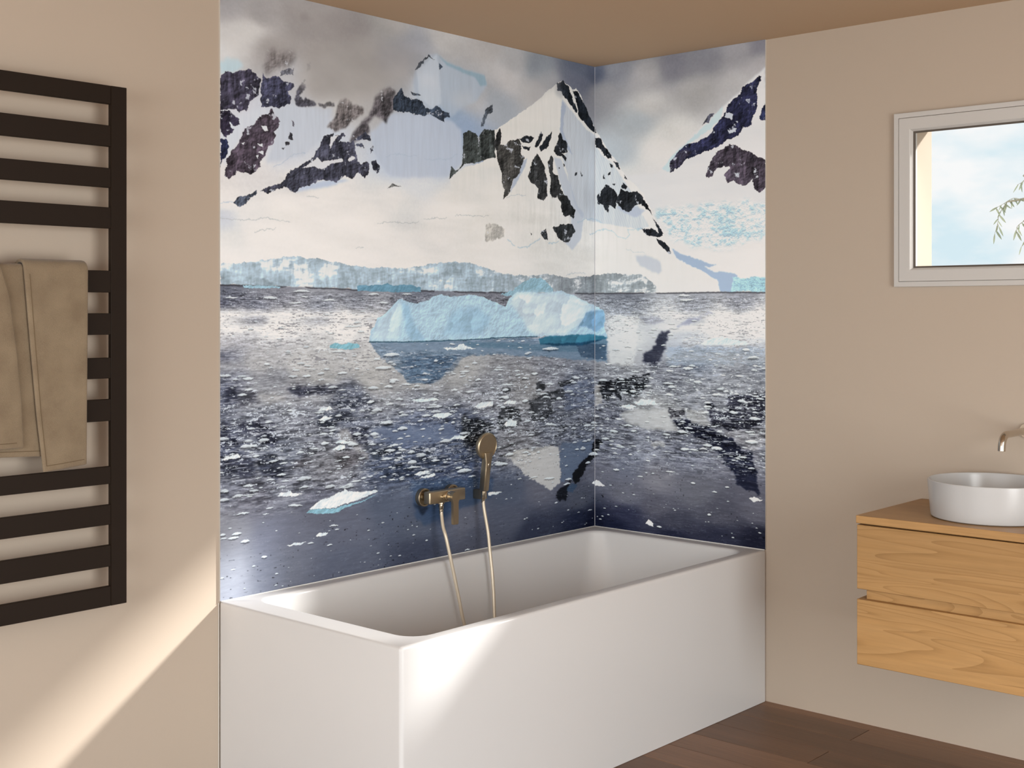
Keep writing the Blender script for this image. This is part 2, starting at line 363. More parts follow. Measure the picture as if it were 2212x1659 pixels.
# ------------------------------------------------------------------ the printed photograph, in millimetres of the print sheet
PRINT_SHAPES = [
 ('veil',(170,163,158),10,0.95,26,[(349,176),(479,114),(650,74),(819,106),(807,184),(733,225),(644,276),(580,306),(524,304),(457,316),(386,317),(338,281),(317,234)]),
 ('veil',(150,142,138),10,0.6,45,[(286,33),(479,8),(535,71),(424,123),(317,102)]),
 ('veil',(150,147,150),10,0.6,28,[(650,87),(832,45),(907,88),(819,164),(721,195),(650,153)]),
 ('veil',(205,200,195),10,0.6,30,[(1,162),(116,131),(130,197),(48,233),(1,224)]),
 ('veil',(160,151,146),10,0.55,22,[(155,153),(291,115),(317,168),(245,196),(175,198)]),
 ('veil',(186,180,175),10,0.5,16,[(286,239),(349,213),(365,261),(317,292),(286,272)]),
 ('veil',(140,132,128),10,0.6,6,[(312,56),(338,49),(352,59),(338,74),(317,73)]),
 ('veil',(190,194,200),10,0.7,18,[(1011,230),(1132,205),(1146,246),(1051,271)]),
 ('veil',(196,198,204),10,0.5,14,[(857,172),(959,172),(952,205),(869,211)]),
 ('veil',(178,173,172),10,0.5,16,[(1496,89),(1628,50),(1660,87),(1612,124),(1519,176),(1442,215)]),
 ('veil',(120,124,134),10,0.35,8,[(1628,101),(1692,134),(1660,164),(1620,133)]),
 ('snow',(172,183,196),3,0.85,5,[(832,167),(907,97),(946,84),(1005,110),(1098,125),(1201,129),(1215,166),(1160,230),(1085,263),(1024,307),(985,284),(959,278),(895,285),(844,260),(825,204)]),
 ('snow',(200,206,214),3,0.6,3,[(844,161),(946,87),(959,144),(969,267),(920,287),(857,258)]),
 ('snow',(138,165,180),2,0.85,3,[(952,88),(1005,110),(1098,123),(1205,131),(1215,166),(1181,175),(1153,146),(1058,131),(998,120)]),
 ('snow',(178,205,214),4,0.8,5,[(1,255),(29,234),(67,234),(91,254),(67,273),(1,290)]),
 ('snow',(184,192,206),3,0.9,6,[(621,409),(727,327),(895,313),(1024,321),(1078,353),(1081,474),(1011,527),(770,554),(709,546),(668,510),(638,469)]),
 ('snow',(192,197,206),3,0.9,5,[(210,379),(286,358),(457,342),(424,405),(397,458),(328,514),(175,552),(205,489),(235,425)]),
 ('snow',(180,192,212),3,0.9,4,[(286,637),(328,609),(424,585),(535,577),(424,611),(349,624)]),
 ('snow',(205,208,216),3,0.8,5,[(1,450),(86,401),(175,375),(200,376),(145,419),(91,452),(48,524),(15,578)]),
 ('rock',(70,66,80),5,1,0,[(1,294),(25,281),(67,275),(111,261),(130,269),(152,282),(155,313),(140,339),(116,358),(101,392),(72,403),(58,389),(34,392),(1,404)]),
 ('rock',(70,70,88),5,1,0,[(160,265),(180,278),(225,268),(237,278),(286,280),(291,291),(266,311),(278,334),(271,352),(235,362),(227,371),(200,368),(157,375),(152,346),(160,305)]),
 ('rock',(104,96,95),6,0.7,9,[(165,248),(185,205),(200,182),(225,191),(266,176),(297,180),(286,214),(245,238),(205,250),(180,266)]),
 ('rock',(90,90,100),5,0.8,0,[(235,250),(266,234),(281,240),(286,222),(286,255),(255,255),(230,267)]),
 ('rock',(80,78,88),5,0.9,2,[(291,333),(312,285),(338,277),(341,289),(317,317),(328,332),(338,323),(370,327),(381,342),(312,355),(297,348)]),
 ('rock',(95,92,98),5,0.8,2,[(389,339),(424,325),(462,326),(462,337),(397,345)]),
 ('rock',(95,92,95),4,0.8,2,[(341,210),(360,201),(357,221),(344,237),(338,231),(346,218)]),
 ('rock',(90,88,95),4,0.8,0,[(312,289),(336,257),(341,264),(320,292)]),
 ('rock',(58,52,68),5,1,0,[(1,405),(29,398),(48,406),(74,423),(74,438),(53,445),(34,437),(43,454),(53,457),(39,470),(25,489),(1,466)]),
 ('rock',(48,52,78),5,1,0,[(1,489),(25,491),(34,513),(25,550),(6,559),(1,595)]),
 ('rock',(82,72,82),5,1,0,[(185,390),(200,376),(210,395),(235,413),(230,430),(210,442),(220,459),(205,489),(182,495),(180,516),(160,538),(150,550),(155,566),(130,584),(116,593),(82,588),(62,586),(58,602),(34,617),(18,605),(25,561),(43,528),(67,502),(86,473),(91,452),(130,436),(150,406)]),
 ('rock',(215,214,220),3,1,0,[(157,433),(180,435),(185,449),(170,452)]),
 ('rock',(215,214,220),3,1,0,[(142,495),(160,489),(162,501)]),
 ('rock',(215,214,220),3,1,0,[(140,519),(165,513),(165,525)]),
 ('rock',(215,214,220),3,1,0,[(133,532),(145,527),(142,539)]),
 ('rock',(215,214,220),3,1,0,[(82,497),(94,494),(89,502)]),
 ('rock',(80,78,85),4,1,0,[(284,401),(292,409),(290,423),(282,422)]),
 ('rock',(80,78,85),4,1,0,[(272,442),(281,445),(286,463),(268,466)]),
 ('rock',(80,78,85),4,1,0,[(253,476),(271,472),(273,482),(255,490)]),
 ('rock',(80,78,85),4,1,0,[(237,498),(253,492),(248,503)]),
 ('rock',(112,104,103),5,0.9,3,[(427,404),(457,380),(473,348),(490,304),(512,297),(541,319),(589,322),(592,343),(546,370),(512,399),(462,422),(446,411)]),
 ('rock',(84,79,82),5,0.95,4,[(638,294),(668,255),(709,237),(739,246),(730,318),(715,333),(697,368),(674,351),(644,350),(609,376),(621,405),(580,435),(552,447),(526,449),(541,422),(563,394),(615,353),(633,321)]),
 ('rock',(56,64,76),5,1,0,[(733,269),(770,233),(782,259),(816,268),(844,260),(869,266),(888,291),(920,292),(946,275),(972,285),(1011,295),(1018,308),(985,316),(985,328),(946,321),(907,311),(869,322),(832,320),(794,315),(752,320),(730,314)]),
 ('rock',(70,78,90),4,0.8,0,[(816,239),(819,249),(866,248),(850,241)]),
 ('rock',(70,70,82),5,1,0,[(157,644),(185,628),(245,603),(271,573),(312,549),(365,519),(392,483),(408,452),(424,434),(460,426),(457,439),(501,422),(507,430),(479,454),(529,449),(552,438),(552,468),(558,493),(563,514),(580,522),(604,507),(621,518),(618,549),(592,564),(563,555),(541,572),(507,566),(468,591),(424,585),(392,588),(360,607),(317,618),(297,636),(276,632),(250,623),(215,634),(185,648)]),
 ('rock',(212,210,212),4,1,0,[(328,556),(386,513),(408,528),(435,519),(496,508),(501,520),(441,529),(430,547),(408,553),(370,546)]),
 ('rock',(212,210,212),4,1,0,[(518,514),(541,495),(552,503),(529,517)]),
 ('rock',(212,210,212),4,1,0,[(441,441),(479,433),(457,456),(441,483)]),
 ('rock',(66,68,80),5,1,0,[(552,438),(575,423),(604,411),(621,418),(621,431),(592,438),(569,441)]),
 ('rock',(66,68,80),5,1,0,[(618,462),(630,448),(635,465),(624,481)]),
 ('rock',(66,68,80),5,1,0,[(627,509),(650,498),(668,532),(656,550),(635,530)]),
 ('rock',(66,68,80),5,1,0,[(552,455),(580,448),(598,464),(569,462)]),
 ('rock',(80,86,98),4,1,0,[(48,685),(72,664),(116,655),(138,643),(142,653),(116,667),(101,686),(72,699)]),
 ('rock',(90,90,88),3,1,0,[(703,595),(727,575),(770,583),(733,585)]),
 ('rock',(50,55,62),4,1,0,[(832,162),(857,132),(907,95),(939,110),(907,102),(882,123),(863,149)]),
 ('rock',(70,80,92),3,1,0,[(956,120),(978,126),(959,144)]),
 ('rock',(66,70,68),4,1,0,[(1014,536),(1024,486),(1044,505),(1064,499),(1081,474),(1088,361),(1112,349),(1153,354),(1167,367),(1201,335),(1258,334),(1265,434),(1174,461),(1091,478),(1058,509)]),
 ('rock',(74,80,88),5,0.9,0,[(1181,330),(1194,293),(1208,262),(1247,231),(1247,263),(1215,285),(1201,325)]),
 ('pyr',(226,221,212),3,1,0,[(1019,535),(1099,487),(1196,459),(1231,346),(1267,328),(1310,304),(1405,252),(1511,187),(1596,126),(1644,94),(1668,86),(1708,101),(1733,114),(1758,107),(1791,132),(1816,181),(1858,223),(1890,274),(1917,303),(1943,347),(1969,380),(2002,409),(2021,442),(2053,480),(2098,514),(2129,547),(2154,584),(2186,641),(2210,683),(2235,722),(2259,763),(2271,799),(2307,825),(2367,851),(2437,877),(2483,913),(2492,949),(2186,949),(1692,883),(1238,874),(1032,850)]),
 ('pyr',(190,194,200),3,0.9,2,[(1668,163),(1692,180),(1758,224),(1824,269),(1890,290),(1883,326),(1917,371),(1969,406),(2021,468),(2053,511),(2085,554),(2123,628),(2161,681),(2123,695),(1982,668),(1807,641),(1774,622),(1741,572),(1725,522),(1692,437),(1660,399),(1708,369),(1660,312),(1656,271)]),
 ('pyr',(162,172,190),3,0.8,2,[(1664,168),(1692,190),(1676,244),(1672,295),(1733,382),(1692,360),(1652,302),(1656,246)]),
 ('pyr',(164,174,192),3,0.8,2,[(1405,446),(1450,422),(1435,458),(1390,521),(1346,568),(1368,518)]),
 ('pyr',(176,183,196),3,0.7,3,[(1612,403),(1660,409),(1725,511),(1766,591),(1807,620),(1791,725),(1733,774),(1660,731),(1725,676),(1725,625),(1660,516)]),
 ('pyr',(165,172,188),3,0.8,3,[(1995,593),(2092,596),(2142,616),(2098,645),(2034,621)]),
 ('pyr',(172,175,186),6,0.75,4,[(2085,798),(2154,800),(2210,822),(2229,868),(2204,878),(2161,862),(2111,840)]),
 ('rock',(38,43,50),5,1,0,[(1628,101),(1672,85),(1708,106),(1717,131),(1766,197),(1758,209),(1725,181),(1684,155),(1660,133),(1636,126)]),
 ('rock',(34,39,47),5,1,0,[(1733,118),(1766,119),(1799,152),(1824,185),(1858,223),(1890,279),(1858,270),(1816,244),(1774,222),(1766,182),(1749,147)]),
 ('rock',(36,39,45),5,1,0,[(1883,300),(1917,300),(1923,329),(1943,352),(1969,380),(1966,398),(1943,383),(1910,349),(1887,337)]),
 ('rock',(40,43,48),5,1,0,[(1982,405),(2002,409),(2015,441),(1995,429)]),
 ('rock',(40,43,48),5,1,0,[(2034,463),(2053,483),(2040,479)]),
 ('rock',(40,43,48),5,1,0,[(1959,411),(1979,418),(1976,433),(1963,429)]),
 ('rock',(55,55,55),5,1,0,[(1259,391),(1267,342),(1288,321),(1299,349),(1288,398),(1267,405)]),
 ('rock',(72,70,67),5,1,0,[(1270,424),(1281,384),(1331,379),(1346,359),(1398,353),(1413,372),(1409,411),(1435,424),(1413,460),(1409,485),(1368,518),(1339,574),(1310,595),(1317,551),(1295,528),(1302,494),(1281,457)]),
 ('rock',(40,43,48),5,1,0,[(1398,353),(1450,331),(1488,334),(1473,356),(1427,365)]),
 ('rock',(40,43,48),5,1,0,[(1416,381),(1473,376),(1465,391),(1427,390)]),
 ('rock',(40,43,48),5,1,0,[(1496,373),(1519,331),(1534,310),(1546,323),(1526,351),(1511,377)]),
 ('rock',(40,43,48),5,1,0,[(1522,371),(1557,342),(1589,309),(1604,302),(1596,333),(1573,371),(1534,390)]),
 ('rock',(62,62,62),5,1,0,[(1458,491),(1480,430),(1511,397),(1534,420),(1565,448),(1557,463),(1573,497),(1573,563),(1550,582),(1511,577),(1519,537),(1488,524),(1465,516)]),
 ('rock',(52,52,52),5,1,0,[(1573,427),(1596,399),(1612,408),(1612,444),(1604,464),(1644,482),(1656,516),(1628,544),(1604,571),(1589,542),(1596,506)]),
 ('rock',(40,42,46),5,1,0,[(1612,378),(1652,302),(1668,326),(1700,338),(1700,374),(1660,383),(1692,396),(1692,411),(1660,399),(1628,391)]),
 ('rock',(58,58,56),5,1,0,[(1636,564),(1660,526),(1692,570),(1725,594),(1749,613),(1725,620),(1692,611),(1660,588)]),
 ('rock',(40,43,48),5,1,0,[(1753,452),(1766,457),(1762,467),(1749,466)]),
 ('rock',(40,43,48),5,1,0,[(1782,447),(1799,457),(1795,465),(1787,460)]),
 ('rock',(40,43,48),5,1,0,[(1640,439),(1652,443),(1648,448)]),
 ('rock',(40,43,48),5,1,0,[(1672,423),(1688,427),(1680,438)]),
 ('rock',(40,42,46),5,1,0,[(1917,523),(1943,499),(1989,528),(2002,549),(2021,519),(2060,537),(2098,534),(2123,557),(2148,589),(2179,639),(2148,612),(2117,589),(2085,593),(2060,617),(2028,610),(1995,577),(1989,603),(1956,586),(1950,617),(1923,589),(1903,564)]),
 ('rock',(40,43,48),5,1,0,[(2021,514),(2034,494),(2053,511),(2047,521)]),
 ('rock',(40,43,48),5,1,0,[(1926,466),(1936,456),(1940,477)]),
 ('rock',(40,43,48),5,1,0,[(1950,452),(1963,448),(1959,463)]),
 ('rock',(40,43,48),5,1,0,[(1972,498),(1986,496),(1982,506)]),
 ('rock',(60,60,60),5,1,0,[(1519,524),(1573,520),(1573,565),(1550,582),(1511,577)]),
 ('rock',(52,52,52),5,1,0,[(1596,518),(1660,508),(1652,555),(1612,570)]),
 ('rock',(46,47,48),5,1,0,[(1668,554),(1700,557),(1725,591),(1753,605),(1741,647),(1708,633),(1668,636),(1660,590)]),
 ('rock',(38,40,46),5,1,0,[(2123,692),(2173,692),(2210,706),(2229,722),(2204,728),(2154,719)]),
 ('rock',(38,40,46),5,1,0,[(2198,736),(2229,742),(2247,758),(2265,773),(2268,799),(2247,788),(2216,762)]),
 ('rock',(38,40,46),5,1,0,[(2179,649),(2210,680),(2229,717),(2216,716),(2192,675)]),
 ('rock',(36,38,44),5,1,0,[(1897,540),(1905,530),(1910,578),(1900,577)]),
 ('rock',(54,56,58),5,1,0,[(1604,690),(1660,672),(1741,668),(1758,698),(1733,715),(1708,744),(1668,743),(1636,724),(1620,704)]),
 ('rock',(60,62,64),5,1,0,[(1530,716),(1565,692),(1577,742),(1550,738)]),
 ('rock',(40,43,48),5,1,0,[(1471,716),(1480,718),(1477,724)]),
 ('rock',(165,158,148),6,0.55,2,[(1210,695),(1281,691),(1324,708),(1310,738),(1252,755),(1203,762)]),
 ('snow2',(206,204,206),3,0.95,4,[(2204,470),(2295,382),(2367,333),(2454,278),(2512,235),(2568,197),(2624,151),(2697,103),(2700,638),(2167,610),(2092,508),(2034,468)]),
 ('snow2',(178,198,207),5,0.8,2,[(2222,456),(2277,405),(2367,338),(2454,282),(2512,230),(2500,287),(2426,329),(2343,366),(2265,429),(2259,469)]),
 ('rock',(46,47,72),5,1,0,[(2262,469),(2265,429),(2307,388),(2343,361),(2390,360),(2437,345),(2472,313),(2500,287),(2523,255),(2540,228),(2574,203),(2596,171),(2640,153),(2673,133),(2684,139),(2662,179),(2662,251),(2646,282),(2640,315),(2602,326),(2579,353),(2529,367),(2495,389),(2437,399),(2390,414),(2355,422),(2307,453)]),
 ('rock',(72,66,80),4,0.8,2,[(2262,469),(2266,430),(2307,393),(2343,381),(2367,398),(2343,421),(2301,452)]),
 ('rock',(200,203,210),5,0.9,0,[(2517,274),(2529,256),(2557,268),(2551,287)]),
 ('rock',(200,203,210),5,0.9,0,[(2529,329),(2574,321),(2568,337),(2540,339)]),
 ('rock',(80,80,95),5,0.9,0,[(2414,298),(2449,257),(2478,255),(2443,286)]),
 ('rock',(44,48,75),5,1,0,[(2668,285),(2700,240),(2700,307),(2678,305)]),
 ('rock',(72,64,74),5,1,0,[(2431,496),(2449,453),(2472,416),(2512,400),(2540,383),(2563,385),(2596,407),(2629,415),(2662,436),(2700,454),(2700,553),(2678,576),(2646,559),(2640,521),(2618,548),(2585,541),(2557,525),(2534,533),(2517,502),(2540,470),(2512,463),(2483,471),(2460,498),(2443,507)]),
 ('snow2',(238,232,226),4,0.8,4,[(2307,795),(2426,789),(2700,816),(2700,897),(2574,899),(2472,854),(2367,821)]),
 ('snow2',(150,168,192),4,0.95,2,[(2271,774),(2307,795),(2396,822),(2483,849),(2454,853),(2426,848),(2472,873),(2529,874),(2574,890),(2585,952),(2500,952),(2489,912),(2437,877),(2367,851),(2295,814)]),
 ('glacier',(235,235,235),14,1,10,[(2192,619),(2307,610),(2517,607),(2629,604),(2700,627),(2700,750),(2574,769),(2483,785),(2367,767),(2271,743),(2247,712)]),
 ('icefront',(148,186,202),6,1,2,[(2557,901),(2700,896),(2700,954),(2540,952)]),
 ('shore',(165,184,196),4,1,0,[(1,875),(58,875),(135,867),(205,857),(276,849),(370,850),(424,857),(512,867),(621,877),(709,873),(801,872),(895,859),(1011,842),(1125,845),(1238,867),(1281,876),(1383,887),(1480,885),(1573,878),(1725,890),(1903,872),(1969,868),(2123,876),(2148,892),(2186,918),(2213,949),(1692,952),(1238,955),(863,953),(424,948),(1,943)]),
 ('water',(104,134,164),5,0.9,2,[(616,1132),(1243,1129),(1949,1134),(1944,1238),(1510,1207),(1212,1192),(1060,1195),(987,1261),(915,1289),(800,1279),(754,1236),(666,1185)]),
 ('water',(70,112,140),4,0.6,3,[(1085,1140),(1510,1155),(1949,1147),(1932,1196),(1567,1186),(1110,1158)]),
 ('water',(56,84,112),5,0.8,2,[(1759,1165),(1944,1161),(1939,1230),(1790,1214)]),
 ('water',(78,112,150),6,0.6,4,[(777,1187),(1085,1192),(1023,1256),(915,1289),(822,1275),(766,1236)]),
 ('water',(34,37,60),8,0.9,3,[(2216,1116),(2265,1100),(2253,1140),(2235,1181),(2210,1237),(2179,1253),(2123,1224),(2136,1193),(2179,1172)]),
 ('water',(108,113,150),8,0.8,3,[(2295,1090),(2307,1075),(2396,1044),(2472,1025),(2390,1069)]),
 ('water',(140,140,155),8,0.8,3,[(2111,1050),(2216,1045),(2229,1070),(2154,1081)]),
 ('water',(150,170,195),8,0.7,3,[(2247,1171),(2695,1162),(2695,1224),(2247,1246)]),
 ('water',(215,212,206),8,0.8,3,[(1950,1040),(2111,1045),(2098,1178),(2079,1251),(1956,1244)]),
 ('water',(52,55,77),10,0.8,4,[(15,1258),(58,1263),(62,1315),(20,1313)]),
 ('water',(85,85,100),10,0.7,4,[(62,1271),(140,1279),(140,1319),(67,1319)]),
 ('water',(52,55,77),10,0.85,4,[(255,1272),(360,1272),(485,1278),(479,1295),(397,1308),(291,1302)]),
 ('water',(54,60,80),10,0.8,4,[(424,1326),(615,1327),(662,1338),(621,1358),(479,1354),(451,1344)]),
 ('water',(55,62,80),10,0.8,4,[(386,1361),(535,1370),(541,1405),(392,1412)]),
 ('water',(52,55,77),10,0.8,4,[(1,1370),(34,1384),(34,1411),(1,1409)]),
 ('water',(50,52,78),10,0.8,4,[(72,1375),(205,1379),(215,1420),(220,1449),(165,1461),(130,1438),(116,1413),(82,1399)]),
 ('water',(45,48,75),10,0.85,4,[(1,1413),(67,1418),(62,1453),(1,1448)]),
 ('water',(52,55,77),10,0.75,4,[(1,1483),(91,1483),(135,1503),(135,1546),(1,1545)]),
 ('water',(55,60,80),10,0.8,4,[(145,1487),(205,1488),(260,1538),(245,1557),(276,1568),(215,1574),(150,1536)]),
 ('water',(52,55,77),10,0.8,4,[(529,1421),(609,1435),(621,1475),(604,1491),(569,1480),(535,1452)]),
 ('water',(45,55,70),10,0.8,4,[(615,1505),(697,1507),(709,1539),(627,1545)]),
 ('water',(100,95,100),10,0.7,4,[(286,1507),(360,1514),(360,1539),(291,1541)]),
 ('water',(104,97,100),10,0.7,4,[(457,1497),(580,1498),(592,1551),(479,1554)]),
 ('water',(42,54,78),10,0.7,4,[(668,1584),(895,1550),(998,1559),(946,1601),(770,1629),(697,1609)]),
 ('water',(26,30,36),10,0.85,4,[(1078,1416),(1251,1455),(1251,1542),(1160,1535),(1085,1524)]),
 ('water',(50,74,108),10,0.75,4,[(813,1629),(1251,1662),(1251,1734),(1024,1770),(895,1801),(844,1772),(832,1712)]),
 ('water',(25,35,55),10,0.85,4,[(838,1717),(895,1732),(888,1763),(857,1751)]),
 ('water',(188,180,173),10,0.7,4,[(473,1426),(535,1434),(552,1466),(609,1513),(615,1553),(575,1506),(479,1464)]),
 ('water',(210,203,195),10,0.6,4,[(140,1291),(245,1288),(255,1317),(175,1325)]),
 ('water',(95,112,148),10,0.6,6,[(621,1423),(1064,1434),(1078,1509),(895,1532),(709,1499),(627,1467)]),
 ('water',(42,45,50),7,0.8,2,[(1503,1307),(1557,1314),(1557,1344),(1511,1347)]),
 ('water',(42,45,50),7,0.8,2,[(1636,1317),(1741,1301),(1725,1321),(1660,1339)]),
 ('water',(45,48,52),7,0.8,2,[(1302,1323),(1353,1325),(1346,1344),(1310,1342)]),
 ('water',(45,48,54),7,0.75,2,[(1458,1379),(1596,1351),(1684,1345),(1676,1370),(1604,1392),(1604,1432),(1565,1465),(1480,1465),(1465,1424)]),
 ('water',(40,44,48),7,0.8,2,[(1274,1432),(1310,1396),(1398,1396),(1413,1451),(1383,1483),(1281,1481)]),
 ('water',(50,52,60),7,0.7,2,[(1644,1491),(1700,1495),(1692,1515),(1644,1521)]),
 ('water',(28,30,38),7,0.9,2,[(1890,1327),(2173,1276),(2148,1323),(2129,1354),(2085,1382),(2028,1363),(2015,1395),(1982,1360),(1956,1398),(1923,1389)]),
 ('water',(45,45,60),7,0.8,2,[(1963,1455),(2008,1453),(2008,1468),(1969,1470)]),
 ('water',(215,205,190),7,0.7,2,[(1883,1333),(1910,1337),(1920,1410),(1883,1422)]),
 ('water',(100,115,150),7,0.5,2,[(1676,1329),(1875,1306),(1879,1433),(1684,1432)]),
 ('water',(88,103,128),7,0.95,2,[(1660,1563),(1875,1569),(1883,1612),(1824,1670),(1733,1719),(1660,1722),(1652,1624)]),
 ('water',(18,20,26),7,0.97,2,[(1875,1569),(1917,1562),(1910,1600),(1858,1652),(1816,1690),(1791,1719),(1766,1738),(1733,1729),(1733,1698),(1791,1652),(1858,1621)]),
 ('water',(20,24,34),7,0.97,2,[(1660,1742),(1725,1723),(1700,1762),(1692,1792),(1652,1803),(1624,1784),(1636,1755)]),
 ('water',(50,75,105),7,0.9,2,[(1692,1756),(1733,1734),(1766,1743),(1741,1769),(1708,1768)]),
 ('water',(206,199,187),7,0.85,2,[(1310,1580),(1458,1568),(1644,1572),(1652,1624),(1656,1722),(1596,1746),(1550,1726),(1480,1689),(1435,1670),(1413,1643)]),
 ('water',(26,30,56),7,0.95,2,[(2277,1458),(2331,1450),(2396,1466),(2454,1483),(2512,1503),(2563,1524),(2596,1561),(2646,1562),(2640,1596),(2662,1637),(2657,1671),(2673,1707),(2668,1732),(2635,1706),(2574,1697),(2563,1655),(2517,1620),(2506,1591),(2460,1561),(2437,1533),(2361,1513),(2301,1487)]),
 ('water',(42,42,62),7,0.9,2,[(2431,1381),(2466,1384),(2483,1417),(2529,1420),(2534,1352),(2590,1344),(2651,1347),(2700,1326),(2700,1435),(2646,1471),(2551,1486),(2460,1477),(2449,1434)]),
 ('water',(194,191,186),7,0.75,2,[(2216,1416),(2426,1415),(2449,1478),(2367,1468),(2331,1425),(2259,1409),(2259,1449),(2307,1507),(2235,1506),(2123,1498),(2047,1481),(2015,1457),(2040,1430),(2123,1421)]),
 ('water',(76,73,84),7,0.9,2,[(2256,1412),(2331,1420),(2331,1440),(2265,1449)]),
 ('water',(165,161,166),7,0.7,2,[(2512,1489),(2695,1473),(2695,1534),(2640,1557),(2585,1532)]),
 ('water',(215,208,195),7,0.5,2,[(2173,1550),(2229,1547),(2235,1572),(2179,1575)]),
 ('calm',(0,0,0),8,0.8,6,[(616,1132),(1949,1143),(2202,1060),(2423,1059),(2248,1226),(1944,1250),(1625,1213),(1212,1188),(754,1167)]),
 ('calm',(0,0,0),8,0.8,6,[(1660,1563),(1875,1569),(1875,1622),(1774,1718),(1660,1727),(1458,1687),(1435,1635),(1534,1594)]),
 ('calm',(0,0,0),8,0.8,6,[(2021,1457),(2123,1426),(2247,1415),(2271,1449),(2295,1502),(2123,1498)]),
 ('calm',(0,0,0),8,0.8,6,[(627,1432),(1024,1445),(1064,1499),(770,1504)]),
 ('berg',(142,178,192),5,1,0,[(1295,964),(1324,952),(1368,946),(1405,921),(1473,895),(1534,894),(1573,914),(1612,933),(1612,948),(1534,949),(1383,966)]),
 ('berg',(172,200,217),4,1,0,[(615,1131),(621,1103),(656,1051),(697,1029),(739,998),(770,982),(807,993),(857,998),(895,988),(933,970),(972,965),(1024,974),(1091,966),(1153,963),(1201,972),(1238,986),(1281,996),(1324,1010),(1339,976),(1383,956),(1442,950),(1534,954),(1628,943),(1660,943),(1725,957),(1791,978),(1858,998),(1903,1009),(1930,1017),(1936,1056),(1930,1093),(1950,1137),(1883,1143),(1692,1125),(1511,1126),(1238,1129),(985,1133),(770,1135)]),
 ('bergface',(216,226,232),8,0.75,8,[(1331,991),(1383,961),(1442,955),(1628,946),(1725,960),(1858,1001),(1903,1011),(1824,1035),(1766,1087),(1692,1119),(1511,1122),(1458,1099),(1383,1025)]),
 ('bergface',(112,150,178),4,0.8,3,[(1766,1092),(1824,1035),(1897,1019),(1930,1017),(1936,1056),(1930,1093),(1890,1111),(1824,1092)]),
 ('bergface',(200,216,226),6,0.6,5,[(621,1125),(668,1051),(764,994),(776,1025),(758,1132)]),
 ('bergface',(130,170,195),8,0.5,5,[(770,994),(807,1007),(832,1070),(895,1134),(807,1128),(782,1070)]),
 ('bergface',(140,178,202),10,0.5,8,[(1024,1025),(1160,1006),(1238,1053),(1194,1111),(1058,1118),(972,1117)]),
 ('bergface',(58,118,142),3,0.95,1,[(1519,1136),(1589,1124),(1883,1122),(1950,1134),(1943,1141),(1824,1159),(1612,1162),(1526,1157)]),
 ('bergface',(30,70,95),3,0.9,1,[(1526,1154),(1612,1157),(1824,1155),(1943,1140),(1824,1167),(1612,1166)]),
 ('berg',(104,146,168),3,1,0,[(563,939),(615,936),(662,933),(703,928),(733,936),(807,931),(863,941),(869,957),(770,958),(650,958),(563,956)]),
 ('berg',(150,184,198),3,1,0,[(86,946),(165,943),(235,948),(225,953),(91,953)]),
 ('berg',(126,178,190),3,1,0,[(441,1139),(468,1133),(512,1140),(524,1132),(552,1137),(569,1141),(572,1152),(512,1157),(457,1152),(443,1147)]),
 ('berg',(132,175,188),3,1,0,[(338,1692),(360,1682),(468,1690),(580,1680),(656,1662),(592,1681),(512,1694),(479,1704),(413,1703)]),
 ('berg',(226,232,236),3,1,0,[(352,1681),(402,1656),(441,1651),(479,1639),(501,1637),(504,1626),(526,1641),(592,1648),(621,1649),(650,1647),(657,1655),(592,1668),(552,1676),(462,1688),(397,1684)]),
 ('berg',(205,222,228),3,1,0,[(2408,1154),(2449,1133),(2506,1127),(2540,1131),(2607,1140),(2624,1154),(2426,1160)]),
 ('berg',(208,222,228),3,1,0,[(2015,1418),(2060,1406),(2098,1417),(2060,1427)]),
 ('berg',(212,226,230),3,1,0,[(2085,1403),(2117,1385),(2186,1387),(2204,1401),(2111,1410)]),
 ('berg',(225,230,234),3,1,0,[(222,1624),(235,1617),(255,1617),(276,1611),(281,1620),(328,1627),(286,1631),(225,1627)]),
 ('berg',(222,228,232),3,1,0,[(1,1488),(29,1482),(67,1476),(76,1486),(62,1490),(15,1491)]),
 ('berg',(215,226,230),3,1,0,[(978,1163),(1038,1160),(1078,1147),(1091,1146),(1098,1156),(1156,1167),(998,1169)]),
 ('berg',(222,230,234),3,1,0,[(389,1357),(408,1346),(441,1346),(453,1356),(402,1359)]),
 ('berg',(222,230,234),3,1,0,[(389,1389),(413,1378),(451,1383),(419,1391)]),
 ('berg',(214,228,232),3,1,0,[(819,1346),(857,1341),(946,1344),(959,1351),(863,1353)]),
 ('berg',(216,228,232),3,1,0,[(920,1411),(952,1399),(1011,1400),(1028,1408),(978,1419)]),
 ('berg',(220,228,232),3,1,0,[(1146,1387),(1187,1372),(1251,1373),(1251,1390),(1174,1393)]),
 ('berg',(220,230,233),3,1,0,[(462,1472),(485,1463),(541,1471),(512,1476)]),
 ('berg',(220,230,233),3,1,0,[(451,1492),(479,1481),(507,1479),(510,1492),(479,1498)]),
 ('berg',(222,230,234),3,1,0,[(832,1613),(863,1604),(914,1607),(895,1616),(857,1619)]),
 ('berg',(222,230,234),3,1,0,[(857,1626),(895,1621),(936,1616),(939,1625),(895,1630)]),
 ('berg',(216,226,230),3,1,0,[(1011,1500),(1044,1488),(1112,1491),(1085,1501)]),
 ('berg',(216,226,230),3,1,0,[(1313,1464),(1346,1447),(1387,1454),(1383,1474),(1331,1475)]),
 ('berg',(216,226,230),3,1,0,[(1310,1384),(1346,1371),(1387,1378),(1375,1387)]),
 ('berg',(222,228,232),3,1,0,[(1862,1747),(1890,1734),(1907,1739),(1938,1754),(1890,1757)]),
 ('berg',(222,228,232),3,1,0,[(2142,1887),(2161,1870),(2179,1883),(2179,1898),(2161,1895)]),
 ('berg',(222,228,232),3,1,0,[(2624,1741),(2651,1733),(2684,1742),(2646,1752)]),
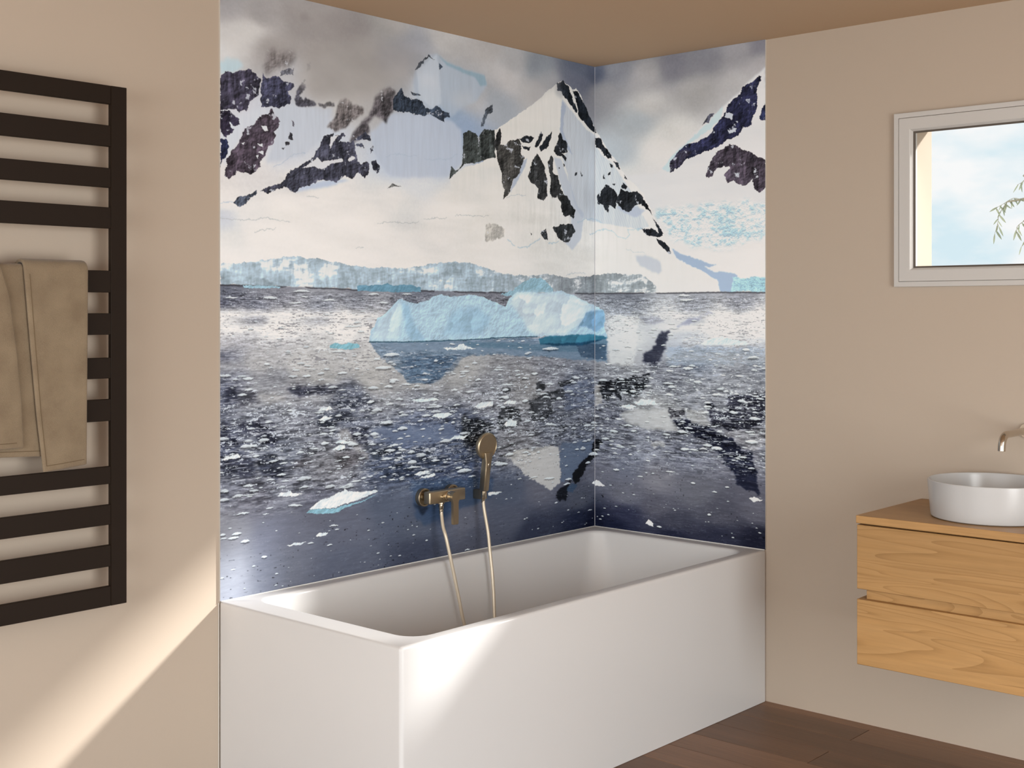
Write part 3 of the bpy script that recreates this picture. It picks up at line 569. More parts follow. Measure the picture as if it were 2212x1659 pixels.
 ('berg',(220,228,232),3,1,0,[(1224,1719),(1267,1719),(1302,1724),(1267,1729),(1224,1730)]),
 ('berg',(216,222,228),3,1,0,[(258,1789),(297,1784),(341,1787),(317,1793)]),
 ('berg',(218,226,230),3,1,0,[(381,1774),(397,1765),(432,1769),(424,1776),(392,1778)]),
]
PRINT_LINES = [
 ((150,178,192),4,[(1766,661),(1807,645),(1858,638),(1917,654)]),
 ((150,178,192),4,[(1849,702),(1910,689),(1936,681),(1969,692),(2002,714),(2040,727),(2060,711),(2053,692),(2123,692)]),
 ((150,178,192),4,[(1390,774),(1442,777),(1480,761),(1526,736)]),
 ((150,178,192),4,[(1331,747),(1375,770)]),
 ((150,178,192),4,[(1581,754),(1644,742)]),
 ((170,178,184),3,[(2047,772),(2079,780),(2136,790)]),
 ((170,178,184),3,[(1692,878),(1741,869),(1816,869)]),
 ((170,178,184),3,[(1331,586),(1390,570),(1442,572)]),
 ((160,165,165),2.5,[(656,723),(739,713),(788,712),(857,703)]),
 ((160,165,165),2.5,[(882,693),(946,688),(1001,680)]),
 ((160,165,165),2.5,[(1044,673),(1112,667),(1230,663)]),
 ((160,165,165),2.5,[(344,648),(392,643)]),
 ((160,165,165),2.5,[(558,811),(595,809)]),
 ((160,165,165),2.5,[(1,740),(165,731),(276,733)]),
 ((160,165,165),2.5,[(135,774),(215,758)]),
 ((165,180,196),2.5,[(697,485),(758,466),(794,472),(847,468)]),
 ((165,180,196),2.5,[(888,477),(946,474),(1024,461),(1058,443)]),
 ((165,180,196),2.5,[(205,562),(245,542),(286,514),(338,501)]),
 ((165,180,196),2.5,[(1,692),(48,685)]),
 ((44,78,92),-4,[(618,1132),(770,1136),(985,1135),(1238,1131)]),
 ((40,74,90),-4,[(1238,1129),(1511,1127)]),
]
PRINT_WATERLINE = [(-8,943),(116,944),(266,946),(424,948),(592,952),(863,951),(1238,953),(1692,951),(1995,950),(2210,952),(2367,951),(2492,951),(2700,954)]
PRINT_FLOES = [(286,1661,47,9),(106,1579,44,11),(86,1665,53,8),(62,1726,41,11),(50,1737,45,10),(10,1722,23,10),(94,1754,36,11),(13,1734,28,6),(169,1813,23,9),(457,1748,44,7),(471,1763,22,6),(359,1795,29,7),(440,1812,27,7),(48,1836,21,4),(189,1660,37,6),(174,1677,27,4),(557,1608,51,8),(529,1617,34,9),(333,1606,47,7),(512,1522,39,11),(715,1517,57,13),(736,1499,43,11),(739,1450,33,9),(638,1520,41,6),(632,1489,41,8),(1091,1623,81,19),(1064,1609,41,10),(1132,1648,41,8),(831,1586,69,8),(939,1572,51,9),(727,1620,37,7),(895,1857,14,7),(1108,1920,34,6),(773,1624,24,9),(195,1568,40,7),(245,1520,41,7),(376,1484,32,8),(869,1383,44,8),(936,1375,83,13),(535,1473,22,6),(685,1475,35,5),(800,1473,31,6),(307,1664,42,6),(110,1608,73,5),(1708,1716,45,11),(1696,1733,45,10),(1833,1660,38,13),(1692,1658,23,7),(1995,1682,32,10),(2154,1633,28,8),(2378,1574,47,10),(2419,1566,41,8),(2372,1704,25,10),(2472,1730,26,7),(2448,1821,17,11),(2210,1894,28,8),(2529,1706,20,7),(2066,1615,23,9),(1988,1615,29,8),(2265,1669,48,7),(2117,1699,32,6),(2673,1866,16,5),(1933,1848,14,5),(1849,1857,31,6),(1774,1858,20,4),(1585,1699,70,11),(1492,1685,46,7),(1405,1683,26,6),(1628,1802,22,7),(1435,1845,12,6),(1648,1381,40,13),(1542,1358,70,9),(1565,1372,47,11),(1313,1359,65,11),(1295,1291,43,6),(1496,1274,46,10),(1435,1291,38,9),(2289,1377,21,7),(1824,1361,30,9),(320,961,73,10),(195,984,60,11),(44,985,52,6),(297,1000,68,7),(435,989,60,8),(333,979,32,6),(638,968,53,10),(797,966,49,7),(543,1078,85,8),(580,1097,35,9),(479,1163,61,8),(722,1181,84,15),(685,1225,83,15),(736,1269,49,12),(888,1274,35,8),(794,1287,55,8),(1094,1252,61,9),(942,1208,23,11),(1001,1255,33,4),(1125,1329,55,12),(495,1293,39,6),(685,997,47,8),(349,1216,26,4),(2331,964,60,11),(2343,982,72,11),(2271,1024,36,5),(2271,1076,39,8),(2283,1094,51,7),(2047,1079,20,7),(2056,1171,39,9),(1593,1178,110,15),(1408,1169,37,5),(2349,1253,54,15),(2645,1204,55,12),(2584,1274,39,8),(2419,1293,23,6),(1281,1252,58,10),(1390,1259,37,9),(1496,1276,42,9),(1620,1281,40,8),(1435,1291,34,11),(1588,1320,63,10),(1332,1312,80,10),(2085,1029,26,5)]
PRINT_LAND = [(8,-27,165,160,160),(416,-108,170,165,163),(25,71,160,155,155),(149,78,157,151,149),(318,64,152,145,142),(518,61,156,148,145),(732,10,172,167,163),(845,66,155,156,162),(987,18,183,179,176),(1212,17,182,177,174),(1371,56,172,170,170),(1510,64,140,145,152),(1775,26,98,103,116),(1880,31,90,95,110),(1992,25,132,132,140),(2157,64,158,154,155),(2270,51,118,116,124),(2423,34,125,123,130),(2591,29,148,144,148),(2672,23,122,119,127),(2672,93,165,160,162),(2591,153,172,168,168),(1920,113,150,147,150),(1775,74,112,114,127),(2157,196,178,173,170),(2380,165,158,154,153),(2270,319,208,203,198),(2225,371,218,212,206),(2110,248,162,166,170),(1992,370,172,177,182),(2016,487,205,202,198),(1344,123,197,192,190),(1291,237,172,177,184),(1212,423,150,165,188),(1482,159,190,186,184),(42,176,197,192,188),(122,141,202,197,192),(8,225,203,200,198),(186,191,165,158,155),(416,187,166,157,152),(580,226,170,165,162),(732,189,158,156,157),(822,127,150,150,153),(538,287,188,183,178),(396,267,178,170,166),(298,265,190,188,190),(623,301,176,172,170),(456,313,200,196,192),(77,397,205,203,208),(149,403,200,202,210),(298,401,196,202,212),(416,419,198,203,212),(260,511,205,206,212),(113,598,222,216,212),(8,628,225,218,212),(298,614,222,216,211),(845,390,185,197,214),(754,498,190,200,216),(987,478,180,193,213),(1011,305,150,170,195),(1085,348,152,170,196),(915,231,190,196,204),(1135,221,185,184,186),(845,557,214,214,218),(1085,538,224,219,212),(8,678,232,226,220),(416,636,238,232,225),(732,647,228,223,217),(1036,628,236,230,221),(1291,576,232,226,216),(8,736,200,202,208),(113,715,228,224,219),(260,722,241,235,227),(623,718,242,236,228),(777,661,215,212,208),(963,734,236,230,222),(892,788,225,220,214),(1186,689,230,224,214),(42,806,226,223,218),(149,780,238,232,225),(416,822,243,237,229),(845,840,242,236,228),(1238,792,236,230,221),(1482,673,226,220,211),(1625,778,222,217,209),(1920,770,216,212,206),(1805,849,224,218,210),(2157,891,222,217,211),(8,879,236,230,224),(623,911,236,230,224),(1344,878,236,230,222),(2202,518,208,204,203),(2380,566,214,211,208),(2508,538,218,214,212),(2672,584,205,204,206),(2380,511,216,211,207),(2508,413,215,212,212),(2672,303,205,206,212),(2632,405,212,210,212),(2380,822,228,224,220),(2672,865,240,234,228)]
PRINT_WATER = [(8,980,100,103,116),(223,986,128,128,138),(538,991,128,130,140),(416,1023,135,138,150),(1344,986,120,120,130),(2040,965,112,114,124),(2040,1013,130,132,142),(2591,987,140,140,150),(2380,1013,142,143,152),(8,1002,92,94,112),(149,1031,105,108,125),(845,1023,110,114,128),(8,1052,225,219,212),(223,1061,230,224,216),(497,1054,226,220,214),(8,1095,210,205,202),(223,1091,236,230,221),(497,1094,234,228,218),(8,1131,180,176,178),(223,1143,196,192,190),(416,1132,206,202,196),(538,1165,200,196,192),(8,1167,110,112,130),(149,1178,190,186,184),(318,1206,216,210,202),(580,1198,222,216,206),(42,1212,135,138,155),(223,1233,165,165,172),(416,1243,200,196,190),(623,1256,215,209,200),(845,1289,222,216,206),(1085,1247,200,196,190),(8,1282,110,115,138),(149,1304,165,164,168),(298,1281,170,168,172),(538,1308,110,116,136),(845,1322,140,143,155),(1186,1339,150,150,158),(1482,1316,170,166,164),(149,1363,130,134,148),(318,1389,140,142,155),(538,1434,120,126,146),(845,1439,105,116,145),(1085,1455,96,106,132),(8,1441,80,86,110),(223,1487,120,126,142),(456,1538,128,126,132),(732,1562,82,94,122),(1085,1611,70,82,112),(8,1556,112,114,128),(223,1592,115,116,128),(149,1629,112,110,122),(416,1674,98,98,112),(732,1709,84,92,112),(963,1735,50,70,105),(1344,1724,80,88,108),(1538,1726,98,98,112),(1775,1807,78,82,98),(8,1714,134,132,140),(8,1844,142,142,152),(223,1742,106,107,122),(223,1847,108,110,124),(518,1780,96,98,114),(518,1874,90,94,112),(845,1805,82,88,106),(845,1888,62,68,90),(1085,1801,98,98,112),(1161,1897,80,82,98),(1344,1832,80,84,102),(1482,1904,50,56,80),(1775,1884,30,38,68),(1867,1914,14,20,50),(2040,1079,200,198,196),(2040,1136,208,206,202),(2270,1059,200,198,198),(2508,1067,226,221,214),(2672,1058,228,222,215),(2508,1112,222,218,214),(2672,1101,224,219,213),(2380,1150,190,192,198),(2672,1154,195,196,202),(2380,1214,135,146,168),(2672,1215,140,145,160),(2016,1232,170,168,170),(1992,1271,150,150,158),(2270,1281,135,137,150),(2591,1289,150,152,162),(1567,1282,150,150,160),(1775,1348,120,126,145),(1920,1467,118,120,135),(2380,1351,150,152,162),(2202,1433,170,168,168),(2157,1567,125,127,142),(2040,1651,104,107,124),(2336,1591,112,114,130),(1920,1699,100,100,114),(2202,1713,116,113,122),(2040,1785,98,97,110),(2380,1734,98,97,108),(2652,1533,128,128,140),(2202,1806,86,84,98),(2040,1861,44,47,76),(1992,1923,22,27,58),(2270,1874,62,62,80),(2487,1814,76,75,90),(2487,1904,42,44,68),(2672,1777,92,90,104),(2672,1900,26,28,52),(2270,1920,30,33,60),(1625,1491,110,114,128),(1775,1577,100,106,124),(1399,1548,130,128,132)]

def paint_print(per_mm=0.74):
    """Paint the polar-sea photograph printed on the two wall panels as one
    continuous sheet, in millimetres of the sheet (s from its left edge, t from its top)."""
    SW, SH = 2698.5, 1929.0
    W, H = int(SW * per_mm), int(SH * per_mm)
    s = ((np.arange(W) + .5) / per_mm).astype(np.float32)
    t = ((np.arange(H) + .5) / per_mm).astype(np.float32)
    S, T = np.meshgrid(s, t)

    def lattice(fx, fy, seed):
        rng = np.random.RandomState(seed)
        nx, ny = int(SW / fx) + 3, int(SH / fy) + 3
        g = rng.rand(ny, nx).astype(np.float32)
        x, y = s / fx, t / fy
        xi, yi = x.astype(int), y.astype(int)
        xf, yf = x - xi, y - yi
        xf = xf * xf * (3 - 2 * xf); yf = yf * yf * (3 - 2 * yf)
        top = g[np.ix_(yi, xi)] * (1 - xf) + g[np.ix_(yi, xi + 1)] * xf
        bot = g[np.ix_(yi + 1, xi)] * (1 - xf) + g[np.ix_(yi + 1, xi + 1)] * xf
        return top * (1 - yf[:, None]) + bot * yf[:, None]

    def fbm(fx, fy, octs, seed, gain=.55):
        out = np.zeros((H, W), np.float32); a = 1.; tot = 0.
        for o in range(octs):
            out += a * lattice(max(fx, 1.8), max(fy, 1.8), seed + 17 * o); tot += a
            a *= gain; fx *= .5; fy *= .5
        return out / tot

    def blur(m, r):
        n = max(1, int(round(r * per_mm)))
        for ax in (0, 1):
            for _ in range(2):
                p = np.pad(m, [(n + 1, n) if a == ax else (0, 0) for a in (0, 1)], mode='edge')
                c = np.cumsum(p, axis=ax, dtype=np.float64)
                k = 2 * n + 1
                m = ((c[k:] - c[:-k]) if ax == 0 else (c[:, k:] - c[:, :-k])).astype(np.float32) / k
        return m

    def field(points, rad):
        k = 10
        SS, TT = S[::k, ::k], T[::k, ::k]
        num = np.zeros(SS.shape + (3,), np.float32); den = np.zeros(SS.shape, np.float32)
        for (a, b, r, g, bl) in points:
            w = 1. / ((SS - a) ** 2 + ((TT - b) * 1.5) ** 2 + rad * rad) ** 2
            den += w; num += w[..., None] * np.array((r, g, bl), np.float32)
        num /= den[..., None]
        yy = np.clip((np.arange(H)) / k, 0, SS.shape[0] - 1.001); xx = np.clip(np.arange(W) / k, 0, SS.shape[1] - 1.001)
        yi, xi = yy.astype(int), xx.astype(int); yf = (yy - yi)[:, None, None].astype(np.float32); xf = (xx - xi)[None, :, None].astype(np.float32)
        a0 = num[np.ix_(yi, xi)] * (1 - xf) + num[np.ix_(yi, xi + 1)] * xf
        a1 = num[np.ix_(yi + 1, xi)] * (1 - xf) + num[np.ix_(yi + 1, xi + 1)] * xf
        return a0 * (1 - yf) + a1 * yf

    DX = (fbm(26, 26, 4, 11, .75) - .5) * 2.6
    DY = (fbm(26, 34, 4, 77, .75) - .5) * 2.6

    def inside(pts, amp, hs=1., pad=0):
        a = np.array(pts, np.float32)
        m = amp * 2.5 + 6 + pad
        x0 = max(0, int((a[:, 0].min() - m) * per_mm)); x1 = min(W, int((a[:, 0].max() + m) * per_mm) + 2)
        y0 = max(0, int((a[:, 1].min() - m) * per_mm)); y1 = min(H, int((a[:, 1].max() + m) * per_mm) + 2)
        if x1 <= x0 or y1 <= y0:
            return None, None
        sl = (slice(y0, y1), slice(x0, x1))
        X = S[sl] + DX[sl] * amp * 1.5 * hs; Y = T[sl] + DY[sl] * amp * 1.5
        r = np.zeros(X.shape, bool)
        n = len(a)
        for i in range(n):
            xa, ya = a[i]; xb, yb = a[(i + 1) % n]
            if ya == yb: continue
            c = (ya > Y) != (yb > Y)
            r ^= c & (X < (xb - xa) * (Y - ya) / (yb - ya) + xa)
        return sl, r.astype(np.float32)

    def facets(sl, nx, ny, seed, shear=.5):
        """random tone per irregular cell: broken ice faces"""
        rng = np.random.RandomState(seed)
        X = S[sl] + DX[sl] * 9; Y = T[sl] + DY[sl] * 9
        X = X + Y * shear
        x0, x1, y0, y1 = X.min(), X.max(), Y.min(), Y.max()
        best = np.full(X.shape, 1e9, np.float32); tone = np.zeros(X.shape, np.float32)
        fx, fy = (x1 - x0) / nx, (y1 - y0) / ny
        for i in range(nx):
            for j in range(ny):
                a, b = x0 + (i + rng.rand()) * fx, y0 + (j + rng.rand()) * fy
                d = ((X - a) / fx) ** 2 + ((Y - b) / fy) ** 2
                k = d < best
                v = rng.rand() - .5 + ((Y - b) / fy * .25 - (X - a) / fx * .25)
                tone = np.where(k, v, tone); best = np.where(k, d, best)
        return blur(tone, 1.5)

    def lay(img, sl, m, col):
        img[sl] += (np.asarray(col, np.float32) - img[sl]) * m[..., None]

    # ---- land and sky
    img = field(PRINT_LAND, 34)
    cl = fbm(300, 170, 5, 5) - .5
    sky = np.clip((430 - T) / 250, 0, 1)
    img *= (1 + cl * .30 * sky)[..., None]
    drift = fbm(260, 60, 4, 31) - .5
    img *= (1 + drift * .13 * np.clip((T - 450) / 150, 0, 1))[..., None]
    img += ((fbm(7, 7, 2, 8) - .5) * 7)[..., None]

    streak = fbm(9, 90, 3, 40) - .5                       # runs down the slopes
    chips = fbm(26, 22, 5, 91, .66)
    strata = .55 * fbm(11, 60, 4, 60, .7) + .45 * fbm(40, 50, 4, 66, .6)
    relief = fbm(46, 34, 6, 123, .68)
    hill = (np.roll(relief, 2, 0) - np.roll(relief, -2, 0) + np.roll(relief, 2, 1) - np.roll(relief, -2, 1))
    hill = np.clip(hill * 7.5, -1, 1)
    relief2 = fbm(120, 90, 5, 140, .5)
    hill2 = np.clip((np.roll(relief2, 3, 0) - np.roll(relief2, -3, 0) + np.roll(relief2, 3, 1) - np.roll(relief2, -3, 1)) * 11, -1, 1)

    def shapes(layer):
        return [q for q in PRINT_SHAPES if q[0] == layer]

    def do_rock(q):
        _, col, amp, al, bl, pts = q
        sl, m = inside(pts, amp)
        if sl is None: return
        if bl: m = blur(m, bl)
        c = np.array(col, np.float32)
        if max(col) > 190:
            lay(img, sl, m * al, col); return
        tone = np.clip(.02 + 1.9 * strata[sl] + hill[sl] * .22, .25, 1.8)[..., None]
        base = c * tone
        snowm = np.clip((chips[sl] - .69) * 22, 0, 1)[..., None] * .85
        base = base * (1 - snowm) + np.array((196, 198, 206), np.float32) * snowm
        img[sl] += (base - img[sl]) * (m * al)[..., None]

    def do_plain(q, tex=None):
        _, col, amp, al, bl, pts = q
        sl, m = inside(pts, amp, pad=bl * 3)
        if sl is None: return
        if bl: m = blur(m, bl)
        c = np.broadcast_to(np.array(col, np.float32), m.shape + (3,))
        if tex is not None: c = c * tex(sl)[..., None]
        img[sl] += (c - img[sl]) * (m * al)[..., None]

    for q in shapes('snow'): do_plain(q, lambda sl: 1 + streak[sl] * .06)
    for q in shapes('snow2'): do_plain(q, lambda sl: 1 + drift[sl] * .10)
    pyr = shapes('pyr')
    ridges = np.sin((S - T * .42) * .55 + 6 * fbm(160, 160, 2, 3))
    sl, m = inside(pyr[0][5], pyr[0][2])
    keep = np.clip((640 - T[sl]) / 170, 0, 1) ** .8
    keep = np.maximum(keep, np.clip((S[sl] - 1890) / 60, 0, 1) * np.clip((960 - T[sl]) / 60, 0, 1) * .9)
    img[sl] += (np.array(pyr[0][1], np.float32) * (1 + drift[sl] * .06 + streak[sl] * .05)[..., None] - img[sl]) * (m * keep)[..., None]
    sl = (slice(None), slice(None))
    runs = np.clip((S - 1250) / 300, 0, 1) * np.clip((T - 420) / 200, 0, 1) * np.clip((830 - T) / 150, 0, 1) * np.clip((2150 - S) / 150, 0, 1)
    img *= (1 + streak * .13 * runs)[..., None]
    do_plain(pyr[1], lambda sl: 1 + ridges[sl] * .022 + streak[sl] * .12)
    for q in pyr[2:]: do_plain(q)
    for q in shapes('rock'): do_rock(q)
    for q in shapes('veil'): do_plain(q, lambda sl: 1 + cl[sl] * .22)
    # scattered stones on the pyramid's left ridge and under its crags
    def stroke(col, wd, pts, al=.6, wob=1.):
        for (xa, ya), (xb, yb) in zip(pts[:-1], pts[1:]):
            m_ = 10
            x0, x1 = sorted((xa, xb)); y0, y1 = sorted((ya, yb))
            sl = (slice(max(0, int((y0 - m_) * per_mm)), int((y1 + m_) * per_mm)), slice(max(0, int((x0 - m_) * per_mm)), int((x1 + m_) * per_mm)))
            X = S[sl] + DX[sl] * 6 * wob; Y = T[sl] + DY[sl] * 8 * wob
            dx, dy = xb - xa, yb - ya
            k = np.clip(((X - xa) * dx + (Y - ya) * dy) / (dx * dx + dy * dy + 1e-6), 0, 1)
            d = np.hypot(X - xa - k * dx, Y - ya - k * dy)
            lay(img, sl, np.clip(1.2 - d / (wd * .7), 0, 1) * al, col)
    for col, wd, pts in PRINT_LINES:
        if wd > 0: stroke(col, wd, pts)
    fold = fbm(110, 46, 5, 240, .58)
    # broken glacier on the right
    bl1 = fbm(20, 13, 4, 201, .75)
    hl = np.clip((np.roll(bl1, 1, 0) - np.roll(bl1, -1, 0)) * 9, -1, 1)
    for q in shapes('glacier'):
        sl, m = inside(q[5], q[2], pad=30); m = blur(m, q[4])
        k = np.clip((bl1[sl] + (fold[sl] - .5) * .5 - .30) * 3.2, 0, 1)[..., None]
        c = np.array((152, 184, 200), np.float32) * (1 - k) + np.array((222, 226, 229), np.float32) * k
        c = c * (1 + hl[sl] * .13)[..., None]
        img[sl] += (c - img[sl]) * (m * .92)[..., None]
    for q in shapes('icefront'):
        do_plain(q, lambda sl: .80 + .5 * fbm(10, 60, 4, 220, .7)[sl] + hl[sl] * .12)
    # shore cliff
    fh = np.clip((np.roll(fold, 2, 0) - np.roll(fold, -2, 0) + (np.roll(fold, 1, 1) - np.roll(fold, -1, 1)) * .8) * 9, -1, 1)
    for q in shapes('shore'):
        sl, m = inside(q[5], q[2])
        right = np.clip((S[sl] - 1150) / 500, 0, 1)[..., None]
        c = np.array((172, 190, 201), np.float32) * (1 - right) + np.array((146, 152, 156), np.float32) * right
        fc = facets(sl, 46, 4, 5, .3)
        c = c * (1 + fh[sl] * .08 + fc * .15 + (fold[sl] - .5) * .35)[..., None]
        vert = fbm(13, 46, 4, 250, .7)[sl]
        c = c * (1 + (vert - .5) * .38)[..., None]
        lit = np.clip((fold[sl] + (vert - .5) * .25 + fh[sl] * .10 + fc * .16 - .60) * 9, 0, 1)[..., None]
        c = c * (1 - lit * .75) + np.array((232, 229, 225), np.float32) * lit * .75
        img[sl] += (c - img[sl]) * m[..., None]

    # ---- water
    wl = np.interp(s, [a for a, b in PRINT_WATERLINE], [b for a, b in PRINT_WATERLINE]).astype(np.float32)
    depth = T - wl[None, :] + DY * 2
    wm = np.clip(depth / 2.5 + .5, 0, 1)
    water = field(PRINT_WATER, 16)
    far, near = fbm(26, 3.4, 4, 300, .85), fbm(50, 8, 4, 320, .8)
    k = np.clip(depth / 500, 0, 1)
    rip = far * (1 - k) + near * k
    img2 = water.copy()
    land = img; img = img2
    WX = (fbm(70, 7, 4, 340, .75) - .5) * 2
    save = DX; DX = WX * 1.6 + DX * .3
    for q in shapes('water'):
        do_plain(q)
    DX = save
    bars = np.exp(-((depth - 92) / 16) ** 2) + np.exp(-((depth - 138) / 17) ** 2) + np.exp(-((depth - 255) / 20) ** 2) * .55
    bars *= np.clip((800 - S) / 200, 0, 1) + np.clip((S - 2150) / 200, 0, 1) * .7
    img += (np.array((240, 234, 226), np.float32) - img) * (np.clip(bars, 0, 1) * .85)[..., None]
    lum = img.mean(2)
    calm = np.clip((T - 1590) / 110, 0, 1) * np.clip(1.15 - (S > 1500) * .2, 0, 1)
    calm = np.clip(calm + np.clip(1 - np.abs(T - 1420) / 20, 0, 1) * 0, 0, 1)
    act = np.clip(depth / 30, 0, 1) * (1 - calm * .93)
    for q in shapes('calm'):
        sl, m = inside(q[5], q[2], pad=20)
        act[sl] *= 1 - blur(m, q[4]) * q[3]
    mid = np.clip((T - 1130) / 80, 0, 1) * np.clip((1640 - T) / 120, 0, 1)
    img *= (1 - .17 * mid * act)[..., None]
    hi = np.clip((lum - 150) / 60, 0, 1)
    img += (img.mean(2, keepdims=True) * np.array((.99, 1.0, 1.03), np.float32) - img) * .30
    img *= (1 + (rip - .5) * (1.25 - .75 * hi) * act)[..., None]
    img += ((rip - .5) * 60 * act * (1 - hi))[..., None]
    brash = fbm(18, 3.6, 4, 360, .9) * (1 - k) + fbm(26, 6, 4, 380, .9) * k
    patchy = fbm(260, 70, 3, 395)
    dens = .665 - .07 * np.clip(1 - np.abs(T - 1330) / 260, 0, 1) - (patchy - .5) * .16
    ice = np.clip((brash - dens - .004) * 20, 0, 1) * act
    img += (np.array((216, 221, 227), np.float32) - img) * (ice * .85)[..., None]
    darkf = np.clip((.375 - fbm(24, 4, 3, 410, .9) + .25 * (patchy - .5)) * 18, 0, 1) * np.clip((lum - 150) / 50, 0, 1) * act
    img += (np.array((128, 126, 130), np.float32) - img) * (darkf * .8)[..., None]
    gl = fbm(46, 3.2, 3, 470, .9)
    glint = np.clip((gl - .60 - .10 * (.5 - patchy)) * 12, 0, 1) * act * (1 - hi) * np.clip(depth / 120, 0, 1)
    img += (np.array((198, 200, 206), np.float32) - img) * (glint * .55)[..., None]
    spk = fbm(13, 6, 2, 430, .8)
    dots = np.clip((spk - .80) * 14, 0, 1) * calm * np.clip(fbm(240, 110, 2, 440) * 2 - .6, 0, 1)
    img *= (1 - dots * .75)[..., None]
    wimg = img; img = land
    img += (wimg - img) * wm[..., None]
    shade = np.exp(-((depth - 2) / 3.0) ** 2)
    img += (np.array((52, 50, 54), np.float32) - img) * (shade * .75 * (fbm(90, 30, 2, 450) > .38))[..., None]

    # ---- floating ice
    rng = np.random.RandomState(7)
    floes = [(a, b, w, h, 236) for a, b, w, h in PRINT_FLOES]
    for i in range(950):
        a = rng.rand() * SW; v = rng.rand() ** .8
        b = 985 + v * 640
        if rng.rand() < .25 and b > 1500: continue
        sz = (3.5 + 10 * rng.rand() ** 3) * (.6 + 1.0 * v)
        floes.append((a, b, sz * (2.4 + rng.rand() * 1.6), sz * (.7 + .4 * rng.rand()), 214 + 26 * rng.rand()))
    for i in range(150):
        a = rng.rand() * SW; b = 1610 + rng.rand() * 310
        sz = 2.5 + 4 * rng.rand() ** 2
        floes.append((a, b, sz * 2.6, sz, 205 + 25 * rng.rand()))
    for (a, b, w, h, br) in floes:
        m_ = 5
        x0, x1 = int(max(0, (a - w / 2 - m_) * per_mm)), int((a + w / 2 + m_) * per_mm) + 1
        y0, y1 = int(max(0, (b - h - m_) * per_mm)), int((b + h + m_) * per_mm) + 1
        sl = (slice(y0, y1), slice(x0, x1))
        if S[sl].size == 0: continue
        jig = min(1., w / 40)
        X = (S[sl] + DX[sl] * 4 * jig - a) / (w / 2); Y = (T[sl] + DY[sl] * 3 * jig - b) / (h / 2)
        e = np.abs(X) ** 1.7 + np.abs(np.where(Y > 0, Y * 1.9, Y)) ** 1.4
        m = np.clip((1.05 - e) * 4, 0, 1)
        sh = np.clip((1.1 - (np.abs(X) ** 2 + ((Y - .75) * 1.7) ** 2)) * 3, 0, 1)
        img[sl] *= (1 - sh * .28)[..., None]
        lay(img, sl, m * .92, np.array((.965, .99, 1.0)) * br * (.86 + .14 * np.clip(.3 - Y, 0, 1))[..., None])
    for q in shapes('berg'):
        big = len(q[5]) > 40
        def tex(sl, big=big, q=q):
            return 1 + (facets(sl, 26, 7, 9, .6) * .22 + hill2[sl] * .10 + (relief2[sl] - .5) * .35 if big else hill[sl] * .08 + (relief[sl] - .5) * .2)
        do_plain(q, tex)
    for q in shapes('bergface'):
        do_plain(q, lambda sl: 1 + facets(sl, 9, 6, 31, .6) * .22 + hill2[sl] * .06)
    for col, wd, pts in PRINT_LINES:
        if wd < 0: stroke(col, -wd, pts, .85, .2)
    grey = img.mean(2, keepdims=True)
    img = grey + (img - grey) * .90
    img = np.where(img < 120, img * (.80 + .20 * np.clip(img, 0, 120) / 120), img)      # ink depth in the shadows
    return np.clip(img, 4, 250)

# ------------------------------------------------------------------ room shell
# corner of the two panelled walls at the origin; wall_left is x = 0, wall_back is y = 0
RIM, CEIL, TUB_L, TUB_W, PANEL = .5714, 2.5004, 1.8825, .816, .008
WT = .165

def struct(o):
    o['kind'] = 'structure'
    return o

struct(box('wall_left', (-PANEL - .2, Y_MIN - .2, -.02), (-PANEL, .2, CEIL + .05), M_WALL))
HX0, HX1, HZ0, HZ1 = 1.395, 2.445, 1.600, 2.132       # window hole
bm = bmesh.new()
for a, b in (((-PANEL, PANEL, -.02), (HX0, WT, CEIL + .05)), ((HX1, PANEL, -.02), (X_MAX + .2, WT, CEIL + .05)), ((HX0, PANEL, -.02), (HX1, WT, HZ0)), ((HX0, PANEL, HZ1), (HX1, WT, CEIL + .05))):
    add_box(bm, a, b)
struct(from_bm('wall_back', bm, M_WALL))
bm = bmesh.new()                                       # wall behind the camera; its wide opening is added to let light in
for a, b in (((X_MAX, Y_MIN, -.02), (X_MAX + .2, Y_MIN + .3, CEIL + .05)), ((X_MAX, -.35, -.02), (X_MAX + .2, PANEL, CEIL + .05)), ((X_MAX, Y_MIN + .3, 2.12), (X_MAX + .2, -.35, CEIL + .05))):
    add_box(bm, a, b)
struct(from_bm('wall_right', bm, M_WALL))
bm = bmesh.new()  # front wall, unseen; its wide opening is likewise added for light
for a, b in (((-PANEL, Y_MIN - .2, -.02), (.3, Y_MIN, CEIL + .05)), ((X_MAX - .3, Y_MIN - .2, -.02), (X_MAX + .2, Y_MIN, CEIL + .05)), ((.3, Y_MIN - .2, 2.12), (X_MAX - .3, Y_MIN, CEIL + .05))):
    add_box(bm, a, b)
struct(from_bm('wall_front', bm, M_WALL))
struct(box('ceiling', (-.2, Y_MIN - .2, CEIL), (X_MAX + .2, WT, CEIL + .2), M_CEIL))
floor = struct(box('floor', (-.2, Y_MIN - .2, -.25), (X_MAX + .2, WT, -.014), M_FLOORBASE))
struct(box('ground', (-25, -28, -.45), (28, 25, -.26), M_GROUND))

# floor boards, running along the back wall
random.seed(4)
PW = .1485
bm = bmesh.new(); add_box(bm, (0, -PW + .0018, -.014), (1.3978, 0, 0), .0010, 1)
plank0 = from_bm('plank', bm, M_PLANK, floor, 40)
first = True
row = 0
y = -.043 + PW
ytop = y
while y > Y_MIN:
    off = 1.26 - 1.4 * 3 + (0 if row % 2 == 1 else .62 + .1 * (row % 3))
    x = off
    while x < X_MAX:
        if x + 1.4 > -.004:
            o = plank0 if first else copy_obj(plank0)
            first = False
            o.location = Vector((x, y, 0))
        x += 1.4
    y -= PW; row += 1

